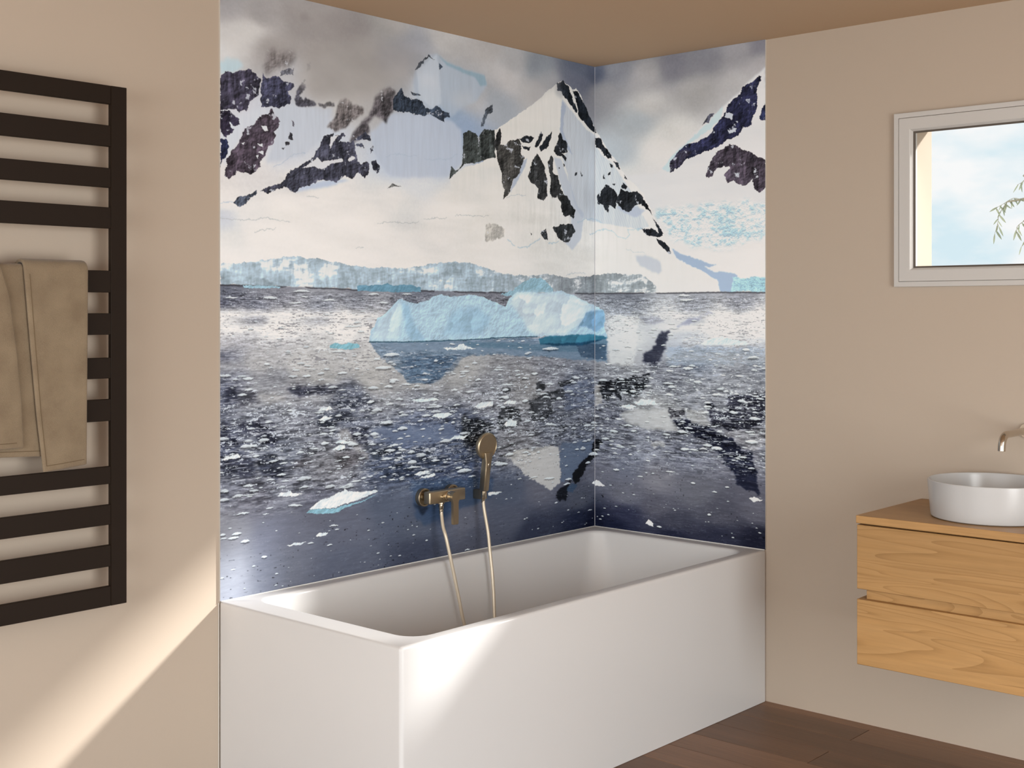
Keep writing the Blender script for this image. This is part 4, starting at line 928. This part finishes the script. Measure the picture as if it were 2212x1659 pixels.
# ------------------------------------------------------------------ printed panels
def print_image():
    rgb = paint_print() / 255.0
    lin_ = np.where(rgb <= .04045, rgb / 12.92, ((rgb + .055) / 1.055) ** 2.4)
    cut = int(lin_.shape[1] * TUB_L / (TUB_L + TUB_W))
    lin_[:, :cut] /= np.array(PRINT_LIGHT_WIDE); lin_[:, cut:] /= np.array(PRINT_LIGHT_NARROW)
    lin_ = np.where(lin_ > .82, .82 + .16 * (1 - np.exp(-(lin_ - .82) / .20)), lin_)     # ink never whiter than the coated sheet
    lin_ = np.clip(lin_, 0.002, .97)
    H, W = lin_.shape[:2]
    img = bpy.data.images.new('polar_sea_print', W, H, float_buffer=True, is_data=True)
    px = np.ones((H, W, 4), np.float32)
    px[..., :3] = lin_[::-1]
    img.pixels.foreach_set(px.ravel())
    img.update(); img.pack()
    return img
PRINT_LIGHT_WIDE, PRINT_LIGHT_NARROW = (.90, .835, .78), (.72, .67, .645)     # photographed tone -> ink reflectance, per panel

def print_mat():
    m, N, L, b = new_mat('polar_sea_print')
    t = N.new('ShaderNodeTexImage'); t.image = print_image(); t.interpolation = 'Cubic'; t.extension = 'EXTEND'
    uv = N.new('ShaderNodeUVMap'); uv.uv_map = 'sheet'
    L.new(uv.outputs['UV'], t.inputs['Vector']); L.new(t.outputs['Color'], b.inputs['Base Color'])
    b.inputs['Roughness'].default_value = .55
    b.inputs['Specular IOR Level'].default_value = .05
    return m
M_PRINT = print_mat()

def panel(name, a, b, face, s_of):
    bm = bmesh.new(); add_box(bm, a, b)
    uvl = bm.loops.layers.uv.new('sheet')
    bmesh.ops.recalc_face_normals(bm, faces=bm.faces)
    for f in bm.faces:
        f.material_index = 0 if f.normal.dot(Vector(face)) > .9 else 1
        for l in f.loops:
            l[uvl].uv = (s_of(l.vert.co) / (TUB_L + TUB_W), (l.vert.co.z - RIM) / (CEIL - RIM))
    me = bpy.data.meshes.new(name); bm.to_mesh(me); bm.free()
    return link_mesh(name, me, [M_PRINT, M_EDGE])
tag(panel('wall_panel', (-PANEL + .0003, -TUB_L, RIM + .0015), (0, 0, CEIL - .0005), (1, 0, 0), lambda c: c.y + TUB_L),
    'wide wall panel printed with icebergs and snowy peaks, behind the bath taps', 'wall panel', 'printed bath wall panels')
tag(panel('wall_panel', (.0005, 0, RIM + .0015), (TUB_W, PANEL - .0003, CEIL - .0005), (0, -1, 0), lambda c: c.x + TUB_L),
    'narrow printed wall panel with glacier and dark ridge, at the far end of the bath', 'wall panel', 'printed bath wall panels')
struct(box('trim_1', (.0002, -.0018, RIM + .002), (.0018, -.0002, CEIL - .002), M_CORNER))
struct(box('trim_2', (.0002, -TUB_L + .002, RIM + .0002), (.0032, -.003, RIM + .0030), M_SEAL, None, .001, 1))
struct(box('trim_3', (.003, -.0032, RIM + .0002), (TUB_W - .002, -.0002, RIM + .0030), M_SEAL, None, .001, 1))

# ------------------------------------------------------------------ window
win = empty('window_1', (1.92, PANEL, 1.86)); win['kind'] = 'structure'
WX0, WX1, WZ0, WZ1 = 1.3335, 2.5065, 1.5587, 2.1642

def ring(name, prof, mat, parent):
    """prof: (inset from the casing's outer edge, y); closed profile run round the window with mitred corners"""
    bm = bmesh.new()
    loops = []
    for ins, y in prof:
        loops.append([Vector((WX0 + ins, y, WZ0 + ins)), Vector((WX1 - ins, y, WZ0 + ins)), Vector((WX1 - ins, y, WZ1 - ins)), Vector((WX0 + ins, y, WZ1 - ins))])
    add_loops(bm, loops, closed=True)
    return from_bm(name, bm, mat, parent)
ring('casing', [(0, PANEL - .0005), (0, -.008), (.0015, -.0095), (.0175, -.0095), (.0175, PANEL - .0005)], M_FRAME, win)
ring('sash', [(.0187, PANEL + .028), (.0187, -.009), (.0200, -.0105), (.0575, -.0105), (.0595, -.0085), (.0655, .0045), (.0655, PANEL + .028)], M_FRAME, win)
ring('gasket', [(.0648, .0046), (.0648, .0115), (.0715, .0115), (.0715, .0095), (.0668, .0075), (.0664, .0046)], M_GASKET, win)
box('pane', (WX0 + .068, .012, WZ0 + .068), (WX1 - .068, .016, WZ1 - .068), M_GLASS, win)

# ------------------------------------------------------------------ bath
def tub_loops():
    ob = (-PANEL + .0005, TUB_W, -TUB_L, PANEL - .0005)
    L_ = []
    L_.append(rrect(ob[0], ob[1], ob[2], ob[3], .012, .001, 6))
    L_.append(rrect(ob[0], ob[1], ob[2], ob[3], .012, .30, 6))
    r = .011
    for k in range(0, 6):
        a = math.radians(90 * k / 5)
        d = r * (1 - math.cos(a))
        L_.append(rrect(ob[0], ob[1] - d, ob[2] + d, ob[3], max(.012 - d, .001), RIM - r + r * math.sin(a), 6))
    ri, rb = (.060, .760, -1.785, -.068), (.185, .660, -1.54, -.200)
    def inner(z, t, rad):
        return rrect(ri[0] + (rb[0] - ri[0]) * t, ri[1] + (rb[1] - ri[1]) * t, ri[2] + (rb[2] - ri[2]) * t, ri[3] + (rb[3] - ri[3]) * t, rad, z, 6)
    L_.append(rrect(ri[0] - .016, ri[1] + .016, ri[2] - .016, ri[3] + .016, .075, RIM, 6))
    for k in range(1, 6):
        a = math.radians(90 * k / 5)
        d = .016 * (1 - math.sin(a))
        L_.append(rrect(ri[0] - d, ri[1] + d, ri[2] - d, ri[3] + d, .062 + d, RIM - .016 * (1 - math.cos(a)), 6))
    z0, z1 = RIM - .016, .165
    for k in range(1, 15):
        q = k / 14
        t = .62 * q + .38 * q ** 5
        L_.append(inner(z0 + (z1 - z0) * (q if q < .8 else .8 + .2 * math.sin((q - .8) / .2 * math.pi / 2)), t, .062 + .10 * q))
    L_.append(inner(z1 - .003, 1.12, .17)); L_.append(inner(z1 - .006, 1.5, .12))
    return L_
bath = empty('bathtub', (TUB_W / 2, -TUB_L / 2, 0))
tag(bath, 'white rectangular built-in bathtub with thin straight rim, in the corner', 'bathtub')
bm = bmesh.new(); add_loops(bm, tub_loops(), cap0=True, cap1=True)
from_bm('tub_shell', bm, M_TUB, bath, 38)
lathe('drain', (.42, -.90, .1595), (0, 0, 1), [(0, .030), (.003, .030), (.004, .026), (.004, .001)], M_STEEL, bath)
struct(box('trim_4', (-PANEL + .0005, -TUB_L - .0028, 0.001), (-PANEL + .0035, -TUB_L - .0003, RIM - .004), M_EDGE))

# ------------------------------------------------------------------ towel radiator
rad = empty('towel_radiator', (.1, -2.57, .65))
tag(rad, 'flat black-brown ladder towel radiator hung on the beige wall, towel over one bar', 'radiator')
RX0, RX1 = .0852, .100
RY1, RPW, RWID = -2.2694, .0496, .62
for y1 in (RY1, RY1 - RWID + RPW):
    box('post', (RX0, y1 - RPW, .6496), (RX1, y1, 2.1048), M_RAD, rad, .0012, 1)
BARS = [(2.053, 2.1046), (1.934, 1.993), (1.819, 1.874), (1.705, 1.764), (1.526, 1.587), (1.408, 1.468), (1.286, 1.344), (1.167, 1.228), (.991, 1.040), (.877, .933), (.760, .820), (.6498, .705)]
for z0, z1 in BARS:
    box('bar', (RX0 + .0003, RY1 - RWID + RPW + .0002, z0), (RX1 - .0002, RY1 - RPW - .0002, z1), M_RAD, rad, .0012, 1)
for yy in (RY1 - .022, RY1 - RWID + .022):
    for zz in (.774, 1.975):
        lathe('wall_bracket', (-PANEL + .001, yy, zz), (1, 0, 0), [(0, .013), (.006, .013), (.008, .008), (RX0 + PANEL - .0006, .008)], M_RAD, rad, 20)

# ------------------------------------------------------------------ towel folded over the fifth bar from the top
tow = empty('towel', (.105, -2.55, 1.30))
tag(tow, 'taupe terry bath towel folded in overlapping layers over a radiator bar', 'towel')

def fold(name, edge_l, edge_r, off, thick, z_top, back, ripple=.0):
    """sheet over the bar; edge_l / edge_r: (y, z) pairs from the top of the fold down to its hem"""
    nu, nv = 14, 34
    def at(e, t):
        L_ = [0]
        for a, b in zip(e[:-1], e[1:]): L_.append(L_[-1] + math.hypot(b[0] - a[0], b[1] - a[1]))
        d = t * L_[-1]
        for i in range(len(e) - 1):
            if d <= L_[i + 1] or i == len(e) - 2:
                k = (d - L_[i]) / (L_[i + 1] - L_[i]); return (e[i][0] + (e[i + 1][0] - e[i][0]) * k, e[i][1] + (e[i + 1][1] - e[i][1]) * k)
    xf = RX1 + off; xb = RX0 - off
    xm = (xf + xb) / 2; rad_ = (xf - xb) / 2
    rows = []
    for j in range(5):                                   # back of the bar
        t = 1 - j / 5
        rows.append([(xb, at(edge_l, 0)[0] + (at(edge_r, 0)[0] - at(edge_l, 0)[0]) * i / nu, z_top - rad_ * .9 - back * t) for i in range(nu + 1)])
    for j in range(9):                                   # over the top
        a = math.pi * (1 - j / 8)
        rows.append([(xm + rad_ * math.cos(a), at(edge_l, 0)[0] + (at(edge_r, 0)[0] - at(edge_l, 0)[0]) * i / nu, z_top - rad_ * .9 + rad_ * .9 * math.sin(a)) for i in range(nu + 1)])
    for j in range(1, nv + 1):
        t = j / nv
        l, r_ = at(edge_l, t), at(edge_r, t)
        zt = z_top - rad_ * .9
        row = []
        for i in range(nu + 1):
            u = i / nu
            y = l[0] + (r_[0] - l[0]) * u; z = min(zt - .0005 * j, l[1] + (r_[1] - l[1]) * u)
            row.append((xf + ripple * t * (math.sin(u * 5.1 + off * 300) * .5 + .5) + .004 * t, y, z))
        rows.append(row)
    bm = bmesh.new()
    V = [[bm.verts.new(p) for p in r_] for r_ in rows]
    for a, b in zip(V[:-1], V[1:]):
        for i in range(nu): bm.faces.new((a[i], a[i + 1], b[i + 1], b[i]))
    o = from_bm(name, bm, M_TOWEL, tow, 60)
    md = o.modifiers.new('thickness', 'SOLIDIFY'); md.thickness = thick; md.offset = 0
    bv = o.modifiers.new('soft', 'BEVEL'); bv.width = thick * .42; bv.segments = 2; bv.limit_method = 'ANGLE'; bv.angle_limit = math.radians(50)
    # stitched hem line along the free edges
    hem = [rows[14 + j][1] for j in range(0, nv - 1)]
    hem += [rows[-2][i] for i in range(1, nu)]
    tube('hem', [(p[0] + thick * .5, p[1], p[2]) for p in hem], .0011, M_STITCH, o, 6)
    return o
Z5 = 1.587
fold('fold', [(-2.86, 1.585), (-2.80, 1.10)], [(-2.50, 1.585), (-2.475, 1.35), (-2.47, 1.083)], .006, .006, Z5 + .010, .40)
fold('fold', [(-2.586, 1.588), (-2.570, 1.40), (-2.552, 1.20), (-2.5335, 1.0445)], [(-2.401, 1.588), (-2.403, 1.40), (-2.406, 1.20), (-2.4075, 1.0545)], .018, .010, Z5 + .0215, .44, .003)
fold('fold', [(-2.88, 1.588), (-2.86, 1.115)], [(-2.652, 1.600), (-2.625, 1.513), (-2.606, 1.367), (-2.594, 1.24), (-2.588, 1.114)], .0165, .008, Z5 + .024, .40, .003)

# ------------------------------------------------------------------ bath mixer
mix = empty('bath_mixer', (.001, -.9475, .806))
tag(mix, 'bronze wall-mounted bath mixer tap with a long downward lever', 'tap')
for yc in (-1.012, -.868):
    ro = lathe('wall_rosette', (.0005, yc, .803), (1, 0, 0), [(0, .0325), (.0175, .0325), (.0195, .0305), (.0195, .0265), (.008, .0245), (.008, .001)], M_GOLD, mix)
    lathe('inlet_union', (.0085, yc, .8045), (1, 0, 0), [(0, .0135), (.020, .0135), (.022, .0155), (.036, .0155)], M_GOLD2, ro, 24)
bm = bmesh.new(); add_box(bm, (.038, -1.0405, .7845), (.0705, -.8555, .8285), .005, 3)
from_bm('mixer_body', bm, M_GOLD, mix, 35)
lathe('hub', (.0700, -.9475, .8065), (1, 0, 0), [(0, .0185), (.004, .0185), (.006, .0165), (.014, .0165), (.016, .0198), (.029, .0198)], M_GOLD2, mix)
bm = bmesh.new()
lv = []
for k in range(0, 13):                                    # rounded head, straight blade
    a = math.pi * k / 12
    lv.append((math.cos(a) * .0195, .8065 + math.sin(a) * .0195))
lv += [(-.0190, .800), (-.0135, .787), (-.0130, .712), (-.0110, .708), (.0110, .708), (.0130, .712), (.0135, .787), (.0190, .800)]
add_loops(bm, [[Vector((x, -.9475 + y, z)) for y, z in lv] for x in (.0995, .1005, .1095, .1105)])
from_bm('lever', bm, M_GOLD, mix, 35)
lathe('hose_outlet', (.056, -.9690, .7848), (0, 0, -1), [(0, .0125), (.005, .0125), (.007, .0090), (.012, .0090), (.013, .0100), (.024, .0085), (.026, .0070)], M_GOLD2, mix, 28)
lathe('diverter_knob', (.0703, -.9745, .8065), (1, 0, 0), [(0, .008), (.006, .0075), (.007, .0065)], M_GOLD2, mix, 24)

# ------------------------------------------------------------------ hand shower in its holder
hold = empty('shower_holder', (.0005, -.7315, .786))
tag(hold, 'square bronze wall bracket holding the hand shower', 'shower holder')
bm = bmesh.new(); add_box(bm, (.0005, -.7430, .7690), (.0475, -.7150, .8030), .0025, 2)
from_bm('bracket', bm, M_GOLD, hold, 35)
hs_o = empty('hand_shower', (.06, -.7515, .80))
tag(hs_o, 'bronze hand shower with round ribbed head, upright in its wall holder', 'hand shower')
HSY = -.7520
# slightly leaning axis
AX = Vector((.022, 0, .19)).normalized()
B0 = Vector((.0615, HSY, .775))
lathe('cone', B0, AX, [(0, .0078), (.003, .0092), (.034, .0118), (.036, .0112)], M_GOLD2, hs_o, 28)
bm = bmesh.new()
loops = []
side = Vector((0, 1, 0)); fwd = AX.cross(side) * -1
if fwd.x < 0: fwd = -fwd
def hsect(d, w, dep, fo=0, rr_=.004):
    c = B0 + AX * d + fwd * fo
    pts = []
    for sx, sy, a0 in ((1, 1, 0), (-1, 1, 90), (-1, -1, 180), (1, -1, 270)):
        for k in range(4):
            a = math.radians(a0 + 30 * k)
            pts.append(c + side * (sx * (w / 2 - rr_) + rr_ * math.cos(a)) + fwd * (sy * (dep / 2 - rr_) + rr_ * math.sin(a)))
    return pts
for d, w, dep, fo in ((.030, .022, .024, 0), (.033, .026, .028, 0), (.110, .027, .028, 0), (.140, .030, .026, .001), (.158, .038, .022, .002), (.175, .044, .018, .002)):
    loops.append(hsect(d, w, dep, fo))
add_loops(bm, loops)
from_bm('handle', bm, M_GOLD, hs_o, 40)
HC = Vector((.0640, HSY, .974))
face_ax = Vector((1.0, -.02, -.10)).normalized()
hd = lathe('head', HC, face_ax, [(-.002, .030), (.0, .040), (.004, .0475), (.010, .0502), (.019, .0502), (.0215, .0485), (.0225, .0465), (.0205, .0455), (.0205, .001)], M_GOLD, hs_o, 56)
prof = []
for k in range(9):
    r0 = .0452 - k * .005
    prof += [(.0208, r0), (.0212, r0 - .0014), (.0212, r0 - .0032), (.0208, r0 - .0046)]
prof.append((.0209, .0012))
lathe('spray_face', HC, face_ax, [(.0195, .0453)] + prof, M_GOLD, hd, 56)
bm = bmesh.new()
pb = []
for k in range(12):
    a = 2 * math.pi * k / 12
    pb.append((math.cos(a) * .0055, math.sin(a) * .0105))
bc = B0 + AX * .128 + fwd * .0133
add_loops(bm, [[bc + side * u + AX * v + fwd * h for u, v in pb] for h in (-.002, .0012)] + [[bc + side * u * .8 + AX * v * .88 + fwd * .0022 for u, v in pb]])
from_bm('spray_button', bm, M_GOLD2, hs_o, 40)

# ------------------------------------------------------------------ hose from mixer to hand shower, looping into the bath
hose = empty('shower_hose', (.13, -.86, .20))
tag(hose, 'pale champagne shower hose hanging from the mixer into the bath and up again', 'hose')
path = [(.056, -.9690, .762), (.060, -.9705, .740), (.075, -.9782, .7000), (.092, -.9810, .6659), (.104, -.9725, .5996), (.114, -.9600, .5239), (.126, -.9500, .4489), (.142, -.9390, .3574), (.165, -.920, .270), (.190, -.880, .215),
        (.200, -.840, .208), (.185, -.805, .240), (.160, -.786, .290), (.142, -.7770, .3451), (.126, -.7640, .4179), (.112, -.7570, .5009), (.096, -.7530, .5842), (.081, -.7470, .6504), (.069, -.7515, .7191), (.0630, -.7522, .752), (.0615, -.7520, .772)]
tube('hose_tube', catmull(path, 10), .0062, M_HOSE, hose, 14)
lathe('end_nut', (.056, -.9690, .7580), (0, 0, -1), [(0, .0072), (.001, .0080), (.014, .0072), (.016, .0060)], M_GOLD2, hose, 24)
lathe('end_nut', B0 - AX * .0005, -AX, [(0, .0070), (.001, .0078), (.013, .0068), (.015, .0060)], M_GOLD2, hose, 24)

# ------------------------------------------------------------------ vanity
VX0, VX1, VY = 1.4300, 2.1100, -.4780
van = empty('vanity_cabinet', ((VX0 + VX1) / 2, -.24, .353))
tag(van, 'wall-hung honey oak vanity cabinet with two handleless drawers, below the window', 'cabinet')
bm = bmesh.new()
add_box(bm, (VX0 + .0245, -.4545, .362), (VX1 - .0245, PANEL - .0005, .7985))
from_bm('carcass', bm, M_OAK2, van)
def drawer(z0, z1, mat):
    d = box('drawer', (VX0, VY, z0), (VX1, -.4548, z1), mat, van, .0012, 1)
    for xx in (VX0, VX1 - .0240):                        # drawer sides running back to the wall
        box('side_panel', (xx, -.4546, z0), (xx + .0240, PANEL - .0005, z1), mat, d)
    return d
drawer(.5925, .7960, M_OAK)
drawer(.3525, .5600, M_OAK2)
box('finger_rail', (VX0 + .0248, -.4610, .5602), (VX1 - .0248, -.4549, .5923), M_OAK, van, .0008, 1)
top = box('oak_worktop', (VX0 - .003, VY - .002, .8005), (VX1 + .003, PANEL - .0005, .8257), M_OAKTOP, None, .0015, 1)
tag(top, 'oak worktop slab on the vanity, under the round white basin', 'worktop')

# basin
bas = empty('wash_basin', (1.768, -.242, .8257))
tag(bas, 'round white ceramic vessel basin standing on the oak worktop', 'basin')
prof = [(.0003, .001), (.0003, .168), (.0008, .176), (.004, .1810), (.012, .1830), (.060, .1875), (.112, .1918), (.1165, .1918), (.1182, .1905), (.1185, .1885), (.1178, .1862), (.112, .1845), (.060, .1790), (.026, .168), (.016, .145), (.013, .09), (.011, .03), (.0108, .001)]
lathe('bowl', (1.768, -.242, .8257), (0, 0, 1), prof, M_CERAMIC, bas, 96)
lathe('drain', (1.768, -.242, .8257 + .0112), (0, 0, 1), [(0, .030), (.004, .030), (.005, .027), (.005, .001)], M_STEEL, bas, 32)

# basin tap
bt = empty('basin_tap', (1.789, PANEL, 1.083))
tag(bt, 'steel wall-mounted spout with round rosette above the basin', 'tap')
lathe('wall_rosette', (1.789, PANEL - .0003, 1.083), (0, -1, 0), [(0, .0240), (.0085, .0240), (.0100, .0228), (.0100, .012)], M_STEEL, bt)
sp = [(1.789, .000, 1.083), (1.789, -.06, 1.083), (1.789, -.13, 1.083), (1.789, -.172, 1.0825), (1.789, -.192, 1.0770), (1.7885, -.204, 1.0650), (1.788, -.2085, 1.051), (1.788, -.2110, 1.0330)]
tube('spout', catmull(sp, 8), .0118, M_STEEL, bt, 24)
lathe('aerator', (1.788, -.2110, 1.0330), (0, -.10, -1), [(-.002, .0095), (.0003, .0095), (.0006, .001)], M_DARK, bt, 24)

# ------------------------------------------------------------------ willow outside the window
tree = empty('willow_tree', (2.05, 2.0, -.26))
tag(tree, 'pale willow tree outside the window, drooping leafy twigs', 'tree')
trunk = tube('trunk', catmull([(2.05, 2.0, -.26), (2.08, 2.02, .6), (2.02, 1.98, 1.5), (2.06, 2.03, 2.4), (2.00, 2.0, 3.1)], 6), lambda k: .085 - .055 * k, M_BARK, tree, 12)
tube('limb', catmull([(2.04, 2.0, 2.1), (1.80, 1.75, 2.28), (1.52, 1.50, 2.26), (1.36, 1.42, 2.16), (1.27, 1.40, 2.06)], 6), lambda k: .022 - .017 * k, M_BARK, tree, 8)
tube('limb', catmull([(2.02, 1.99, 1.7), (1.72, 1.70, 1.98), (1.46, 1.47, 2.03), (1.30, 1.41, 1.97), (1.20, 1.40, 1.955)], 6), lambda k: .016 - .0125 * k, M_BARK, tree, 8)
tube('limb', catmull([(2.04, 2.0, 1.35), (1.75, 1.72, 1.80), (1.48, 1.48, 1.93), (1.34, 1.42, 1.92), (1.27, 1.40, 1.865)], 6), lambda k: .016 - .0125 * k, M_BARK, tree, 8)
# one leaf mesh, shared
def leaf_mesh():
    bm = bmesh.new()
    rows = []
    for k in range(6):
        t = k / 5
        w = .0042 * math.sin(math.pi * min(.98, t * .93 + .06)) ** .8
        rows.append([bm.verts.new((-w, .0016 * t * t, -t * .042)), bm.verts.new((0, -.0010 + .0016 * t * t, -t * .042)), bm.verts.new((w, .0016 * t * t, -t * .042))])
    for a, b in zip(rows[:-1], rows[1:]):
        for i in (0, 1): bm.faces.new((a[i], a[i + 1], b[i + 1], b[i]))
    me = bpy.data.meshes.new('leaf'); bm.to_mesh(me); bm.free()
    me.materials.append(M_LEAF)
    return me
LEAF = leaf_mesh()
rnd = random.Random(12)
def twig(pts, n, spread=40):
    P = catmull(pts, 8)
    t_ = tube('twig', P, lambda k: .0016 - .0010 * k, M_BARK, tree, 5)
    for i in range(n):
        k = (i + .6) / n
        p = P[min(len(P) - 1, int(k * (len(P) - 1)))]
        o = bpy.data.objects.new('leaf', LEAF); COL.objects.link(o)
        o.parent = t_
        o.matrix_parent_inverse = Matrix.Translation(-world_loc(t_))
        o.location = p
        o.rotation_euler = (rnd.uniform(-.3, .3), math.radians(rnd.uniform(8, spread)) * (1 if i % 2 else -1) * -1, rnd.uniform(-.7, .7))
        s_ = rnd.uniform(.75, 1.15); o.scale = (s_, s_, s_)
twig([(1.29, 1.40, 2.07), (1.268, 1.40, 2.040), (1.242, 1.40, 2.025)], 5)
twig([(1.264, 1.40, 1.960), (1.225, 1.40, 1.968), (1.180, 1.40, 1.945), (1.145, 1.40, 1.928)], 12, 70)
twig([(1.202, 1.40, 1.958), (1.166, 1.40, 1.905), (1.157, 1.40, 1.861), (1.140, 1.40, 1.800)], 9)
twig([(1.157, 1.40, 1.861), (1.165, 1.40, 1.840)], 2)
twig([(1.285, 1.40, 1.875), (1.244, 1.40, 1.845), (1.239, 1.40, 1.815)], 6)
twig([(1.30, 1.41, 1.90), (1.285, 1.40, 1.80), (1.258, 1.40, 1.75)], 7)
twig([(1.33, 1.41, 1.95), (1.315, 1.40, 1.83), (1.30, 1.40, 1.70)], 9)
twig([(1.40, 1.43, 2.17), (1.40, 1.42, 2.0), (1.395, 1.42, 1.85), (1.38, 1.42, 1.68)], 14)
twig([(1.55, 1.52, 2.26), (1.55, 1.50, 2.05), (1.54, 1.50, 1.80)], 14)
